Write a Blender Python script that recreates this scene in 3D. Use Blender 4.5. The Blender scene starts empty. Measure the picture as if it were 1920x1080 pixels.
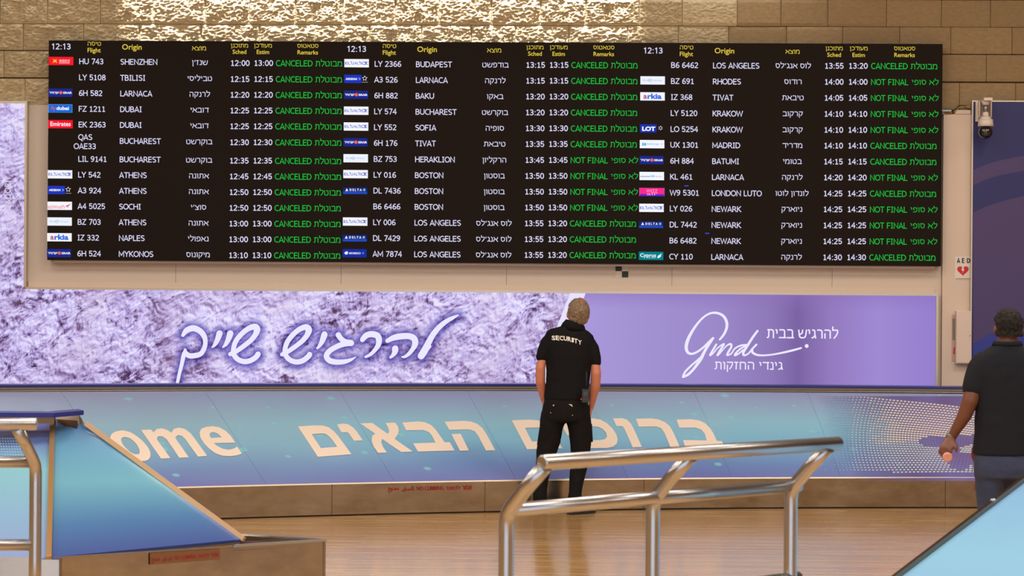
import bpy, bmesh, math, random
import numpy as np
from mathutils import Vector, Matrix, noise
random.seed(7)
SC = bpy.context.scene
COL = SC.collection
F = 4533.0; CX = 960.0; CY = 560.0; H = 1.8; ROLL = 0.0075
PI = math.pi

# ------------------------------------------------------------------ camera
cam = bpy.data.cameras.new('camera'); cam.sensor_width = 36; cam.lens = F / 1920 * 36
cam.shift_y = (CY - 540) / 1920; cam.clip_end = 200; cam.clip_start = .1
cam.dof.use_dof = True; cam.dof.focus_distance = 21.5; cam.dof.aperture_fstop = 6.0
camo = bpy.data.objects.new('camera', cam); COL.objects.link(camo)
camo.matrix_world = Matrix.Translation((0, 0, H)) @ Matrix.Rotation(-ROLL, 4, 'Y') @ Matrix.Rotation(PI / 2, 4, 'X')
SC.camera = camo
SC.view_settings.view_transform = 'Standard'; SC.view_settings.look = 'None'
SC.view_settings.exposure = 0.0; SC.view_settings.gamma = 1.0; SC.view_settings.use_curve_mapping = False
try:
    SC.cycles.use_denoising = True; SC.cycles.max_bounces = 6; SC.cycles.sample_clamp_indirect = 4
except Exception: pass

# ------------------------------------------------------------------ world and lights
w = bpy.data.worlds.new('world'); SC.world = w; w.use_nodes = True
w.node_tree.nodes['Background'].inputs[0].default_value = (.9, .85, .8, 1)
w.node_tree.nodes['Background'].inputs[1].default_value = 0.08

def area(name, loc, rot, sx, sy, power, col, spread=PI, shape='RECTANGLE'):
    l = bpy.data.lights.new(name, 'AREA'); l.shape = shape; l.size = sx; l.size_y = sy
    l.energy = power; l.color = col; l.spread = spread
    o = bpy.data.objects.new(name, l); COL.objects.link(o); o.location = loc; o.rotation_euler = rot
    return o
# bluish light of an assumed window behind the camera, added for the rails' pale stripe
area('assumed_window_light', (0, -9.7, 2.6), (PI / 2, 0, 0), 20, 4.6, 520, (.72, .86, 1.0))
# unseen ceiling lamps, put in for the hall's general light
for ix in range(-2, 3):
    for iy in range(4):
        area('ceiling_fill_light', (ix * 5.0, 0 + iy * 5.6, 6.9), (0, 0, 0), 2.2, 2.2, 132, (1.0, .90, .78))

# ------------------------------------------------------------------ projection helpers
cr, sr = math.cos(ROLL), math.sin(ROLL)
def ray(px, py):
    r = (px - CX) / F; u = -(py - CY) / F
    return r * cr - u * sr, r * sr + u * cr
def P(px, py, D):
    a, b = ray(px, py); return Vector((a * D, D, H + b * D))
def Pz(px, py, z):
    a, b = ray(px, py); D = (z - H) / b; return Vector((a * D, D, z))
def proj(X, Y, Z):
    a = X / Y; b = (Z - H) / Y
    return CX + F * (a * cr + b * sr), CY - F * (-a * sr + b * cr)
TW = -0.033; WY = 23.2
WU = Vector((math.cos(TW), math.sin(TW), 0)); WN = Vector((math.sin(TW), -math.cos(TW), 0))
WM = Matrix.Translation((0, WY, 0)) @ Matrix.Rotation(TW, 4, 'Z')
def WP(px, py, off=0.0):
    a, b = ray(px, py)
    D = (off + WY * WN.y) / (a * WN.x + WN.y)
    p = Vector((a * D, D - WY, 0)); return p.dot(WU), H + b * D
def wl(px, py, off):                       # local point in the wall frame
    u, z = WP(px, py, off); return (u, -off, z)

# ------------------------------------------------------------------ materials
def srgb(r, g, b):
    f = lambda c: (c / 12.92 if c <= .04045 else ((c + .055) / 1.055) ** 2.4)
    return (f(r / 255), f(g / 255), f(b / 255), 1)
def mat(name, col, rough=.6, metal=0, spec=.5, var=0, vscale=8, bump=0, bscale=60, coat=0):
    m = bpy.data.materials.new(name); m.use_nodes = True; nt = m.node_tree; b = nt.nodes['Principled BSDF']
    b.inputs['Base Color'].default_value = col; b.inputs['Roughness'].default_value = rough
    b.inputs['Metallic'].default_value = metal; b.inputs['Specular IOR Level'].default_value = spec
    b.inputs['Coat Weight'].default_value = coat
    tc = nt.nodes.new('ShaderNodeTexCoord')
    if var:
        n = nt.nodes.new('ShaderNodeTexNoise'); n.inputs['Scale'].default_value = vscale; n.inputs['Detail'].default_value = 4
        nt.links.new(tc.outputs['Object'], n.inputs['Vector'])
        mx = nt.nodes.new('ShaderNodeMix'); mx.data_type = 'RGBA'
        mx.inputs[6].default_value = tuple(c * (1 - var) for c in col[:3]) + (1,)
        mx.inputs[7].default_value = tuple(min(1, c * (1 + var)) for c in col[:3]) + (1,)
        nt.links.new(n.outputs['Fac'], mx.inputs[0]); nt.links.new(mx.outputs[2], b.inputs['Base Color'])
    if bump:
        n2 = nt.nodes.new('ShaderNodeTexNoise'); n2.inputs['Scale'].default_value = bscale; n2.inputs['Detail'].default_value = 3
        nt.links.new(tc.outputs['Object'], n2.inputs['Vector'])
        bp = nt.nodes.new('ShaderNodeBump'); bp.inputs['Strength'].default_value = bump; bp.inputs['Distance'].default_value = .01
        nt.links.new(n2.outputs['Fac'], bp.inputs['Height']); nt.links.new(bp.outputs['Normal'], b.inputs['Normal'])
    return m
def emit(name, col, s=1.0):
    m = bpy.data.materials.new(name); m.use_nodes = True; nt = m.node_tree; nt.nodes.clear()
    e = nt.nodes.new('ShaderNodeEmission'); e.inputs[0].default_value = col; e.inputs[1].default_value = s
    o = nt.nodes.new('ShaderNodeOutputMaterial'); nt.links.new(e.outputs[0], o.inputs[0]); return m

class N:                                   # tiny node-graph helper
    def __init__(s, m): s.t = m.node_tree; s.n = s.t.nodes; s.l = s.t.links
    def a(s, typ, **k):
        x = s.n.new(typ)
        for q, v in k.items(): setattr(x, q, v)
        return x
    def put(s, sock, v):
        if hasattr(v, 'is_linked') or hasattr(v, 'links'): s.l.new(v, sock)
        else: sock.default_value = v
    def math(s, op, a, b=0.0, c=None, clamp=False):
        x = s.a('ShaderNodeMath', operation=op); x.use_clamp = clamp; s.put(x.inputs[0], a); s.put(x.inputs[1], b)
        if c is not None: s.put(x.inputs[2], c)
        return x.outputs[0]
    def noise(s, vec, scale, detail=3, rough=.5, dist=0.0):
        x = s.a('ShaderNodeTexNoise'); s.l.new(vec, x.inputs['Vector']); x.inputs['Scale'].default_value = scale
        x.inputs['Detail'].default_value = detail; x.inputs['Roughness'].default_value = rough; x.inputs['Distortion'].default_value = dist
        return x.outputs['Fac']
    def ramp(s, fac, stops, interp='LINEAR'):
        x = s.a('ShaderNodeValToRGB'); s.l.new(fac, x.inputs[0]); r = x.color_ramp; r.interpolation = interp
        while len(r.elements) < len(stops): r.elements.new(.5)
        for e, (p, c) in zip(r.elements, stops): e.position = p; e.color = c
        return x.outputs[0]
    def mix(s, fac, a, b, blend='MIX'):
        x = s.a('ShaderNodeMix', data_type='RGBA', blend_type=blend); s.put(x.inputs[0], fac); s.put(x.inputs[6], a); s.put(x.inputs[7], b)
        return x.outputs[2]
    def mapr(s, v, a, b, c=0.0, d=1.0):
        x = s.a('ShaderNodeMapRange'); s.put(x.inputs[0], v); x.inputs[1].default_value = a; x.inputs[2].default_value = b
        x.inputs[3].default_value = c; x.inputs[4].default_value = d; return x.outputs[0]
    def sep(s, v):
        x = s.a('ShaderNodeSeparateXYZ'); s.l.new(v, x.inputs[0]); return x.outputs
    def mapping(s, v, scale=(1, 1, 1), loc=(0, 0, 0), rot=(0, 0, 0)):
        x = s.a('ShaderNodeMapping'); s.l.new(v, x.inputs[0]); x.inputs['Scale'].default_value = scale
        x.inputs['Location'].default_value = loc; x.inputs['Rotation'].default_value = rot; return x.outputs[0]

steel = mat('brushed_steel', (.55, .51, .47, 1), .24, 1, var=.08, vscale=3)
def steel_skirt():
    m = mat('skirt_steel', (.52, .48, .44, 1), .3, 1); g = N(m); b = g.n['Principled BSDF']
    tc = g.a('ShaderNodeTexCoord').outputs['Object']
    n1 = g.noise(g.mapping(tc, (1.5, 1.5, 3)), 2.2, 5, .6); n2 = g.noise(g.mapping(tc, (.5, .5, 60)), 4, 2)
    g.l.new(g.ramp(n1, [(.3, (.42, .39, .355, 1)), (.7, (.54, .51, .475, 1))]), b.inputs['Base Color'])
    g.l.new(g.mapr(n1, .3, .7, .15, .27), b.inputs['Roughness'])
    return m
skirtm = steel_skirt()
tube_steel = mat('tube_steel', (.46, .47, .50, 1), .26, 1)
rimdark = mat('dark_rim', (.10, .085, .075, 1), .4, .7)
bronze = mat('bronze_frame', (.42, .33, .23, 1), .35, 1)
alum = mat('aluminium_frame', (.62, .55, .45, 1), .38, .8)
cream = mat('cream_cladding', srgb(214, 200, 186), .55, var=.04, vscale=1.2)
cream2 = mat('cream_painted_panel', srgb(222, 204, 188), .5, var=.04, vscale=2)
white = mat('white_plastic', srgb(232, 222, 212), .45)
whitecab = mat('white_enamel', srgb(226, 208, 196), .4)
black = mat('black_plastic', (.012, .012, .013, 1), .35)
blackrub = mat('black_rubber', (.012, .011, .011, 1), .7)
boardm = mat('display_black', srgb(33, 26, 22), .6, spec=.08)
blueplate = mat('blue_laminate', srgb(34, 42, 130), .3)
dkblue = mat('rim_shadow_blue', srgb(24, 30, 100), .4)

def mat_floor():
    m = mat('parquet', (.4, .3, .2, 1), .2); g = N(m); b = g.n['Principled BSDF']
    tc = g.a('ShaderNodeTexCoord').outputs['Object']
    br = g.a('ShaderNodeTexBrick'); g.l.new(tc, br.inputs['Vector'])
    br.inputs['Color1'].default_value = (0, 0, 0, 1); br.inputs['Color2'].default_value = (1, 1, 1, 1); br.inputs['Mortar'].default_value = (0, 0, 0, 1)
    br.inputs['Scale'].default_value = 1; br.inputs['Mortar Size'].default_value = .0012; br.inputs['Brick Width'].default_value = 1.1
    br.inputs['Row Height'].default_value = .07; br.offset = .37; br.inputs['Bias'].default_value = 0
    n1 = g.noise(g.mapping(tc, (.8, 9, 1)), 1.6, 5, .6); n2 = g.noise(tc, .5, 2)
    v = g.math('ADD', g.math('MULTIPLY', br.outputs['Color'], .4), g.math('MULTIPLY', n1, .6))
    c = g.ramp(v, [(.15, srgb(186, 140, 82)), (.45, srgb(206, 162, 100)), (.8, srgb(224, 186, 128))])
    c = g.mix(g.mapr(n2, .35, .65, 0, .25), c, srgb(190, 150, 120))
    g.l.new(g.mix(g.math('MULTIPLY', br.outputs['Fac'], .55), c, srgb(96, 66, 44)), b.inputs['Base Color'])
    g.l.new(g.mapr(n1, .3, .7, .13, .26), b.inputs['Roughness'])
    b.inputs['Specular IOR Level'].default_value = .6; b.inputs['Coat Weight'].default_value = .35; b.inputs['Coat Roughness'].default_value = .1
    return m
floorm = mat_floor()

def mat_stone(name, fine, c0, c1):
    m = mat(name, c0, .85, spec=.2); g = N(m); b = g.n['Principled BSDF']
    tc = g.a('ShaderNodeTexCoord').outputs['Object']
    oi = g.a('ShaderNodeObjectInfo').outputs['Random']
    off = g.a('ShaderNodeVectorMath', operation='ADD'); g.l.new(tc, off.inputs[0])
    cb = g.a('ShaderNodeCombineXYZ'); g.l.new(g.math('MULTIPLY', oi, 37.0), cb.inputs[0]); g.l.new(g.math('MULTIPLY', oi, 11.0), cb.inputs[2]); g.l.new(cb.outputs[0], off.inputs[1])
    v = off.outputs[0]
    n1 = g.noise(v, 9, 5, .6); n2 = g.noise(v, 55, 3, .6)
    c = g.ramp(n1, [(.3, c0), (.7, c1)])
    g.l.new(g.mix(g.mapr(oi, 0, 1, 0, .28), c, (c0[0] * .62, c0[1] * .58, c0[2] * .52, 1)), b.inputs['Base Color'])
    bp = g.a('ShaderNodeBump'); bp.inputs['Strength'].default_value = fine; bp.inputs['Distance'].default_value = .006
    g.l.new(g.math('ADD', n2, g.math('MULTIPLY', n1, .5)), bp.inputs['Height']); g.l.new(bp.outputs['Normal'], b.inputs['Normal'])
    return m
stonem = mat_stone('rough_limestone', .8, srgb(184, 166, 130), srgb(206, 190, 156))
stonesm = mat_stone('smooth_limestone', .5, srgb(150, 128, 96), srgb(168, 146, 112))
mortar = mat('wall_mortar', srgb(120, 98, 70), .9, var=.1)
ceilm = mat('ceiling_paint', srgb(176, 150, 120), .8)
hallm = mat('hall_stone', srgb(176, 146, 108), .8, var=.1, vscale=2)

# ------------------------------------------------------------------ object helpers
def link(name, me, m=None, parent=None, mats=None):
    o = bpy.data.objects.new(name, me); COL.objects.link(o)
    for q in ([m] if m else []) + (mats or []): me.materials.append(q)
    if parent: o.parent = parent
    return o
def tag(o, label, cat, group=None):
    o['label'] = label; o['category'] = cat
    if group: o['group'] = group
    return o
def thing(name, label, cat, M=None, group=None):
    o = bpy.data.objects.new(name, None); COL.objects.link(o)
    if M is not None: o.matrix_world = M
    return tag(o, label, cat, group)
def struct(o): o['kind'] = 'structure'; return o

class MB:
    def __init__(s): s.v = []; s.f = []; s.m = []; s.s = []
    def add(s, vs, fs, mi=0, smooth=False):
        n = len(s.v); s.v += [tuple(q) for q in vs]
        for f in fs: s.f.append(tuple(n + i for i in f)); s.m.append(mi); s.s.append(smooth)
    def box(s, x0, x1, y0, y1, z0, z1, mi=0):
        s.hexa([(x0, y0, z0), (x1, y0, z0), (x1, y1, z0), (x0, y1, z0), (x0, y0, z1), (x1, y0, z1), (x1, y1, z1), (x0, y1, z1)], mi)
    def hexa(s, v, mi=0):
        s.add(v, [(3, 2, 1, 0), (4, 5, 6, 7), (0, 1, 5, 4), (1, 2, 6, 5), (2, 3, 7, 6), (3, 0, 4, 7)], mi)
    def prism(s, poly, d, mi=0):             # poly: 3-D points (planar), extruded by vector d
        n = len(poly); d = Vector(d); a = [Vector(p) for p in poly]
        s.add(a + [p + d for p in a], [tuple(range(n - 1, -1, -1)), tuple(range(n, 2 * n))] + [(i, (i + 1) % n, n + (i + 1) % n, n + i) for i in range(n)], mi)
    def tube(s, pts, r, n=14, mi=0, cap=True, sx=1.0, ref=None):
        pts = [Vector(p) for p in pts]; k = len(pts); rs = r if isinstance(r, (list, tuple)) else [r] * k
        up = None; base = len(s.v)
        for i in range(k):
            t = (pts[min(i + 1, k - 1)] - pts[max(i - 1, 0)]).normalized()
            if up is None:
                up = Vector(ref) if ref else (Vector((0, 0, 1)) if abs(t.z) < .9 else Vector((0, 1, 0)))
            up = (up - t * up.dot(t)).normalized(); sd = t.cross(up)
            rr = rs[i]; ra, rb = (rr if isinstance(rr, (tuple, list)) else (rr * sx, rr))
            for j in range(n):
                a = 2 * PI * j / n; s.v.append(tuple(pts[i] + sd * (math.cos(a) * ra) + up * (math.sin(a) * rb)))
        for i in range(k - 1):
            for j in range(n):
                a = base + i * n + j; b = base + i * n + (j + 1) % n
                s.f.append((a, b, b + n, a + n)); s.m.append(mi); s.s.append(True)
        if cap:
            s.f.append(tuple(base + j for j in range(n - 1, -1, -1))); s.m.append(mi); s.s.append(False)
            s.f.append(tuple(base + (k - 1) * n + j for j in range(n))); s.m.append(mi); s.s.append(False)
    def sphere(s, c, r, nu=14, nv=9, mi=0, M=None):
        c = Vector(c); rx, ry, rz = r if isinstance(r, (tuple, list)) else (r, r, r); vs = []; fs = []
        for i in range(nv + 1):
            th = PI * i / nv
            for j in range(nu):
                ph = 2 * PI * j / nu; q = Vector((rx * math.sin(th) * math.cos(ph), ry * math.sin(th) * math.sin(ph), rz * math.cos(th)))
                if M: q = M @ q
                vs.append(c + q)
        for i in range(nv):
            for j in range(nu): fs.append((i * nu + j, (i + 1) * nu + j, (i + 1) * nu + (j + 1) % nu, i * nu + (j + 1) % nu))
        s.add(vs, fs, mi, True)
    def build(s, name, m=None, parent=None, mats=None, world=False):
        me = bpy.data.meshes.new(name); me.from_pydata(s.v, [], s.f)
        me.polygons.foreach_set('material_index', s.m); me.polygons.foreach_set('use_smooth', s.s)
        me.update(); return link(name, me, m, parent, mats)

def ribbon(mb, pts, wd, fn, mi=0, rnd=False, closed=False):
    """flat stroke; fn maps 2-D to 3-D"""
    p = [Vector((a[0], a[1])) for a in pts]; k = len(p); ws = wd if isinstance(wd, (list, tuple)) else [wd] * k
    if closed and (p[0] - p[-1]).length < 1e-6: p = p[:-1]; ws = ws[:-1]; k -= 1
    L = []; R = []
    for i in range(k):
        if closed: a, b = p[i - 1], p[(i + 1) % k]
        else: a, b = p[max(i - 1, 0)], p[min(i + 1, k - 1)]
        d1 = (p[i] - a); d2 = (b - p[i])
        if d1.length < 1e-9: d1 = d2
        if d2.length < 1e-9: d2 = d1
        d1 = d1.normalized(); d2 = d2.normalized(); t = d1 + d2
        if t.length < 1e-3: t = d1
        t = t.normalized(); n = Vector((-t.y, t.x)); n1 = Vector((-d1.y, d1.x))
        m = min(1 / max(.35, n.dot(n1)), 2.0)
        L.append(p[i] + n * ws[i] / 2 * m); R.append(p[i] - n * ws[i] / 2 * m)
    vs = [fn(q.x, q.y) for q in L + R]
    fs = [(i, k + i, k + i + 1, i + 1) for i in range(k - 1)]
    if closed: fs.append((k - 1, 2 * k - 1, k, 0))
    mb.add(vs, fs, mi)
    if rnd:
        for e in (0, k - 1):
            c = p[e]; r = ws[e] / 2; q = [fn(c.x + r * math.cos(t * PI / 6), c.y + r * math.sin(t * PI / 6)) for t in range(12)]
            mb.add(q, [tuple(range(12))], mi)
def smooth_path(pts, n=5):                 # Catmull-Rom through points (any dimension)
    out = []; k = len(pts)
    for i in range(k - 1):
        p0 = pts[max(i - 1, 0)]; p1 = pts[i]; p2 = pts[i + 1]; p3 = pts[min(i + 2, k - 1)]
        for j in range(n):
            t = j / n
            out.append(tuple(.5 * (2 * b + (c - a) * t + (2 * a - 5 * b + 4 * c - d) * t * t + (3 * b - a - 3 * c + d) * t ** 3) for a, b, c, d in zip(p0, p1, p2, p3)))
    out.append(tuple(pts[-1])); return out

# ------------------------------------------------------------------ stroke font for the capitals and digits
def arc(cx, cy, rx, ry, a0, a1, n=9):
    return [(cx + rx * math.cos(math.radians(a0 + (a1 - a0) * i / (n - 1))), cy + ry * math.sin(math.radians(a0 + (a1 - a0) * i / (n - 1)))) for i in range(n)]
t_ = .065; h_ = .935
G = {
 'A': (.80, [[(.05, 0), (.40, h_ + .03), (.75, 0)], [(.17, .30), (.63, .30)]]),
 'B': (.76, [[(.12, 0), (.12, 1)], [(.12, h_), (.36, h_)] + arc(.36, .725, .22, .21, 90, -90) + [(.12, .515)], [(.12, .515), (.40, .515)] + arc(.40, .29, .25, .225, 90, -90) + [(.12, t_)]]),
 'C': (.78, [arc(.47, .5, .38, .44, 52, 308, 17)]),
 'D': (.86, [[(.12, 0), (.12, 1)], [(.12, h_), (.34, h_)] + arc(.34, .5, .42, .435, 90, -90, 13) + [(.12, t_)]]),
 'E': (.70, [[(.64, h_), (.12, h_), (.12, t_), (.64, t_)], [(.12, .52), (.60, .52)]]),
 'F': (.66, [[(.62, h_), (.12, h_), (.12, 0)], [(.12, .50), (.57, .50)]]),
 'G': (.88, [arc(.48, .5, .40, .44, 50, 325, 18) + [(.80, .46), (.50, .46)]]),
 'H': (.86, [[(.12, 0), (.12, 1)], [(.74, 0), (.74, 1)], [(.12, .52), (.74, .52)]]),
 'I': (.48, [[(.24, 0), (.24, 1)], [(.08, h_), (.40, h_)], [(.08, t_), (.40, t_)]]),
 'J': (.55, [[(.14, h_), (.40, h_), (.40, .3)] + arc(.22, .28, .18, .215, 0, -100)]),
 'K': (.78, [[(.12, 0), (.12, 1)], [(.70, 1), (.18, .47)], [(.26, .54), (.74, 0)]]),
 'L': (.62, [[(.12, 1), (.12, t_), (.60, t_)]]),
 'M': (1.0, [[(.12, 0), (.12, .95), (.50, .25), (.88, .95), (.88, 0)]]),
 'N': (.86, [[(.12, 0), (.12, .95), (.74, .05), (.74, 1)]]),
 'O': (.90, [arc(.45, .5, .38, .44, 0, 360, 21)]),
 'P': (.72, [[(.12, 0), (.12, 1)], [(.12, h_), (.36, h_)] + arc(.36, .68, .25, .255, 90, -90) + [(.12, .425)]]),
 'Q': (.90, [arc(.45, .5, .38, .44, 0, 360, 21), [(.50, .1), (.58, -.12), (.80, -.16)]]),
 'R': (.78, [[(.12, 0), (.12, 1)], [(.12, h_), (.36, h_)] + arc(.36, .70, .23, .235, 90, -90) + [(.12, .465)], [(.40, .46), (.74, 0)]]),
 'S': (.72, [arc(.37, .73, .26, .205, 35, 180, 8) + [(.14, .62), (.34, .52), (.56, .42)] + arc(.35, .27, .26, .205, 20, -145, 10)]),
 'T': (.74, [[(.37, 0), (.37, h_)], [(.02, h_), (.72, h_)]]),
 'U': (.84, [[(.11, 1), (.11, .38)] + arc(.42, .38, .31, .315, 180, 360, 11) + [(.73, 1)]]),
 'V': (.78, [[(.05, 1), (.39, .05), (.73, 1)]]),
 'W': (1.12, [[(.05, 1), (.30, .05), (.56, .9), (.82, .05), (1.07, 1)]]),
 'X': (.78, [[(.05, 0), (.72, 1)], [(.05, 1), (.72, 0)]]),
 'Y': (.76, [[(.04, 1), (.38, .48), (.72, 1)], [(.38, .5), (.38, 0)]]),
 'Z': (.74, [[(.08, h_), (.66, h_), (.08, t_), (.68, t_)]]),
 '0': (.70, [arc(.35, .5, .25, .44, 0, 360, 19)]),
 '1': (.70, [[(.14, .78), (.36, .88), (.36, 0)], [(.14, t_), (.60, t_)]]),
 '2': (.70, [arc(.33, .70, .24, .235, 160, -25, 9) + [(.10, t_), (.62, t_)]]),
 '3': (.70, [arc(.31, .725, .23, .21, 150, -90, 11), [(.22, .515), (.32, .515)], arc(.31, .29, .26, .225, 90, -155, 11)]),
 '4': (.70, [[(.48, 0), (.48, .95), (.06, .33), (.66, .33)]]),
 '5': (.70, [[(.58, h_), (.16, h_), (.15, .53)] + arc(.33, .33, .25, .265, 115, -150, 11)]),
 '6': (.70, [arc(.36, .30, .245, .235, 0, 360, 15), [(.58, .90), (.40, .93), (.18, .74), (.115, .34)]]),
 '7': (.70, [[(.08, h_), (.60, h_), (.24, 0)]]),
 '8': (.70, [arc(.35, .735, .21, .20, 0, 360, 13), arc(.35, .28, .25, .22, 0, 360, 13)]),
 '9': (.70, [arc(.34, .70, .245, .235, 0, 360, 15), [(.12, .10), (.30, .07), (.52, .26), (.585, .66)]]),
 '¹': (.70, [[(.14, .76), (.38, .92), (.38, 0)]]),
 ':': (.38, [[(.19, 0), (.19, .15)], [(.19, .55), (.19, .70)]]), ' ': (.38, []),
}
HB = {
 'א': (.86, [[(.08, .97), (.80, .0)], [(.74, .97), (.74, .74), (.54, .46)], [(.10, .0), (.10, .28), (.32, .62)]]),
 'ב': (.80, [[(.08, .93), (.46, .93), (.58, .88), (.62, .76), (.62, .07)], [(.04, .07), (.78, .07)]]),
 'ג': (.56, [[(.10, .93), (.28, .93), (.38, .84), (.39, .45), (.48, .0)], [(.40, .36), (.26, .12), (.05, .06)]]),
 'ד': (.76, [[(.04, .93), (.74, .93)], [(.58, .93), (.58, 0)]]),
 'ה': (.84, [[(.08, .93), (.50, .93), (.63, .88), (.68, .76), (.68, 0)], [(.14, .58), (.14, 0)]]),
 'ו': (.36, [[(.04, .93), (.13, .93), (.20, .86), (.20, 0)]]),
 'ז': (.54, [[(.04, .93), (.46, .93)], [(.28, .93), (.24, 0)]]),
 'ח': (.84, [[(.14, 0), (.14, .93), (.50, .93), (.63, .88), (.68, .76), (.68, 0)]]),
 'ט': (.84, [[(.13, .97), (.13, .24), (.18, .12), (.30, .07), (.50, .07), (.64, .13), (.70, .28), (.70, .70), (.64, .86), (.52, .93), (.38, .90)]]),
 'י': (.36, [[(.04, .93), (.13, .93), (.20, .86), (.20, .50)]]),
 'כ': (.76, [[(.08, .93), (.36, .93), (.54, .86), (.63, .70), (.65, .5), (.63, .30), (.54, .14), (.36, .07), (.06, .07)]]),
 'ך': (.72, [[(.06, .93), (.40, .93), (.52, .88), (.56, .76), (.56, -.32)]]),
 'ל': (.70, [[(.10, 1.34), (.10, .93), (.56, .93), (.60, .86), (.58, .64), (.48, .38), (.20, 0)]]),
 'מ': (.86, [[(.06, .97), (.16, .78), (.11, .0)], [(.17, .68), (.30, .88), (.48, .93), (.63, .86), (.70, .68), (.72, .07), (.42, .07)]]),
 'ם': (.82, [[(.12, .93), (.48, .93), (.63, .88), (.68, .76), (.68, .07), (.12, .07), (.12, .93)]]),
 'נ': (.50, [[(.12, .93), (.24, .93), (.35, .84), (.36, .07), (.04, .07)]]),
 'ן': (.36, [[(.04, .93), (.13, .93), (.20, .86), (.20, -.32)]]),
 'ס': (.84, [[(.06, .93), (.46, .93), (.62, .86), (.71, .66), (.70, .42), (.62, .2), (.42, .07), (.24, .16), (.15, .38), (.13, .66), (.17, .93)]]),
 'ע': (.78, [[(.10, .97), (.17, .52), (.32, .12)], [(.64, .97), (.64, .50), (.50, .20), (.06, -.02)]]),
 'פ': (.80, [[(.32, .50), (.18, .52), (.12, .66), (.14, .82), (.26, .93), (.44, .93), (.60, .85), (.68, .66), (.68, .40), (.60, .16), (.44, .07), (.08, .07)]]),
 'צ': (.76, [[(.06, .97), (.62, .10)], [(.06, .07), (.66, .07)], [(.66, .97), (.62, .66), (.38, .48)]]),
 'ק': (.80, [[(.08, .93), (.66, .93), (.66, .66), (.54, .34), (.36, .04)], [(.14, .62), (.14, -.32)]]),
 'ר': (.72, [[(.06, .93), (.38, .93), (.51, .88), (.56, .76), (.56, 0)]]),
 'ש': (.98, [[(.08, .97), (.14, .34), (.20, .16), (.32, .07), (.56, .07), (.72, .14), (.80, .34), (.88, .97)], [(.48, .97), (.45, .62), (.18, .40)]]),
 'ת': (.88, [[(.10, .93), (.52, .93), (.66, .88), (.72, .76), (.72, 0)], [(.24, .93), (.24, .22), (.18, .10), (.04, .05)]]),
 "'": (.34, [[(.20, 1.05), (.14, .68)]]),
}
G.update(HB)
def hebt(mb, s, x0, x1, yb, hgt, fn, mi=0, wt=.14, slope=0.0):
    """right-to-left string fitted to x0..x1 on the baseline row yb (pixel rows grow downwards)"""
    tot = sum(G[c][0] for c in s) - .08; xs = (x1 - x0) / (tot * hgt)
    stext(mb, s[::-1], 0, 0, hgt, lambda a, b: fn(x0 + a, yb - b + a * slope), mi, wt, xs)
def swidth(s): return sum(G[c][0] for c in s)
def stext(mb, s, x, y, cap, fn, mi=0, wt=.135, xs=1.0):
    """x,y = left end of the baseline in the 2-D frame fn understands"""
    for c in s:
        w_, st = G[c]
        for q in st:
            cl = len(q) > 4 and abs(q[0][0] - q[-1][0]) < 1e-6 and abs(q[0][1] - q[-1][1]) < 1e-6
            ribbon(mb, [(x + a * cap * xs, y + b * cap) for a, b in q], wt * cap, fn, mi, closed=cl)
        x += w_ * cap * xs
    return x

# ---- built-in font outlines (Hebrew, Arabic, lower case): collected, evaluated once
def ftext_mesh(s, offset=0.0, res=3):
    c = bpy.data.curves.new('t', 'FONT'); c.body = s; c.size = 1; c.offset = offset; c.resolution_u = res
    o = bpy.data.objects.new('t', c); COL.objects.link(o); return o
_fc = {}
def ftext(s, offset=0.0):
    if (s, offset) in _fc: return _fc[(s, offset)]
    o = ftext_mesh(s, offset); dg = bpy.context.evaluated_depsgraph_get(); dg.update()
    me = bpy.data.meshes.new_from_object(o.evaluated_get(dg))
    v = [(q.co.x, q.co.y) for q in me.vertices]; f = [tuple(p.vertices) for p in me.polygons]
    bpy.data.objects.remove(o); bpy.data.meshes.remove(me)
    xs = [q[0] for q in v] or [0]; ys = [q[1] for q in v] or [0]
    _fc[(s, offset)] = (v, f, min(xs), max(xs), min(ys), max(ys)); return _fc[(s, offset)]
def put_text(mb, s, x0, x1, y0, y1, fn, mi=0, offset=0.0, keep=None):
    """fit the outline's ink box to the rectangle x0..x1, y0..y1 (y up)"""
    v, f, a, b, c, d = ftext(s, offset)
    if keep is not None: c, d = keep            # ink box in font units to stand for y0..y1
    sx = (x1 - x0) / (b - a); sy = (y1 - y0) / (d - c)
    mb.add([fn(x0 + (p - a) * sx, y0 + (q - c) * sy) for p, q in v], f, mi)
def rv(s): return s[::-1]

# ================================================================== STRUCTURE
fl = MB(); fl.box(-16, 16, -10, 24.6, -.2, 0); floor = struct(fl.build('floor', floorm))
c = MB(); c.box(-16, 16, -10, 24.6, 7.2, 7.4); struct(c.build('ceiling', ceilm))
for nm, x0, x1 in (('wall_left', -16.3, -16), ('wall_right', 16, 16.3)):
    b = MB(); b.box(x0, x1, -10, 24.6, 0, 7.2); struct(b.build(nm, hallm))
b = MB(); b.box(-16, 16, -10.3, -10, 0, .3); b.box(-16, 16, -10.3, -10, 4.9, 7.2); b.box(-16, -10, -10.3, -10, .3, 4.9); b.box(10, 16, -10.3, -10, .3, 4.9)
struct(b.build('wall_front', hallm))
wn = MB()  # unseen window, assumed in the wall behind the camera
for i in range(8): wn.box(-10 + i * 2.5 - .04, -10 + i * 2.5 + .04, -10.2, -10.08, .3, 4.9)
struct(wn.build('assumed_window_1', alum))
gp = MB(); gp.box(-10, 10, -10.16, -10.14, .3, 4.9); gp.build('assumed_window_glass', emit('assumed_pane_glow', (.8, .9, 1, 1), .45), bpy.data.objects['assumed_window_1'])  # glowing pane added for the pale-blue reflections in the rails
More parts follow.
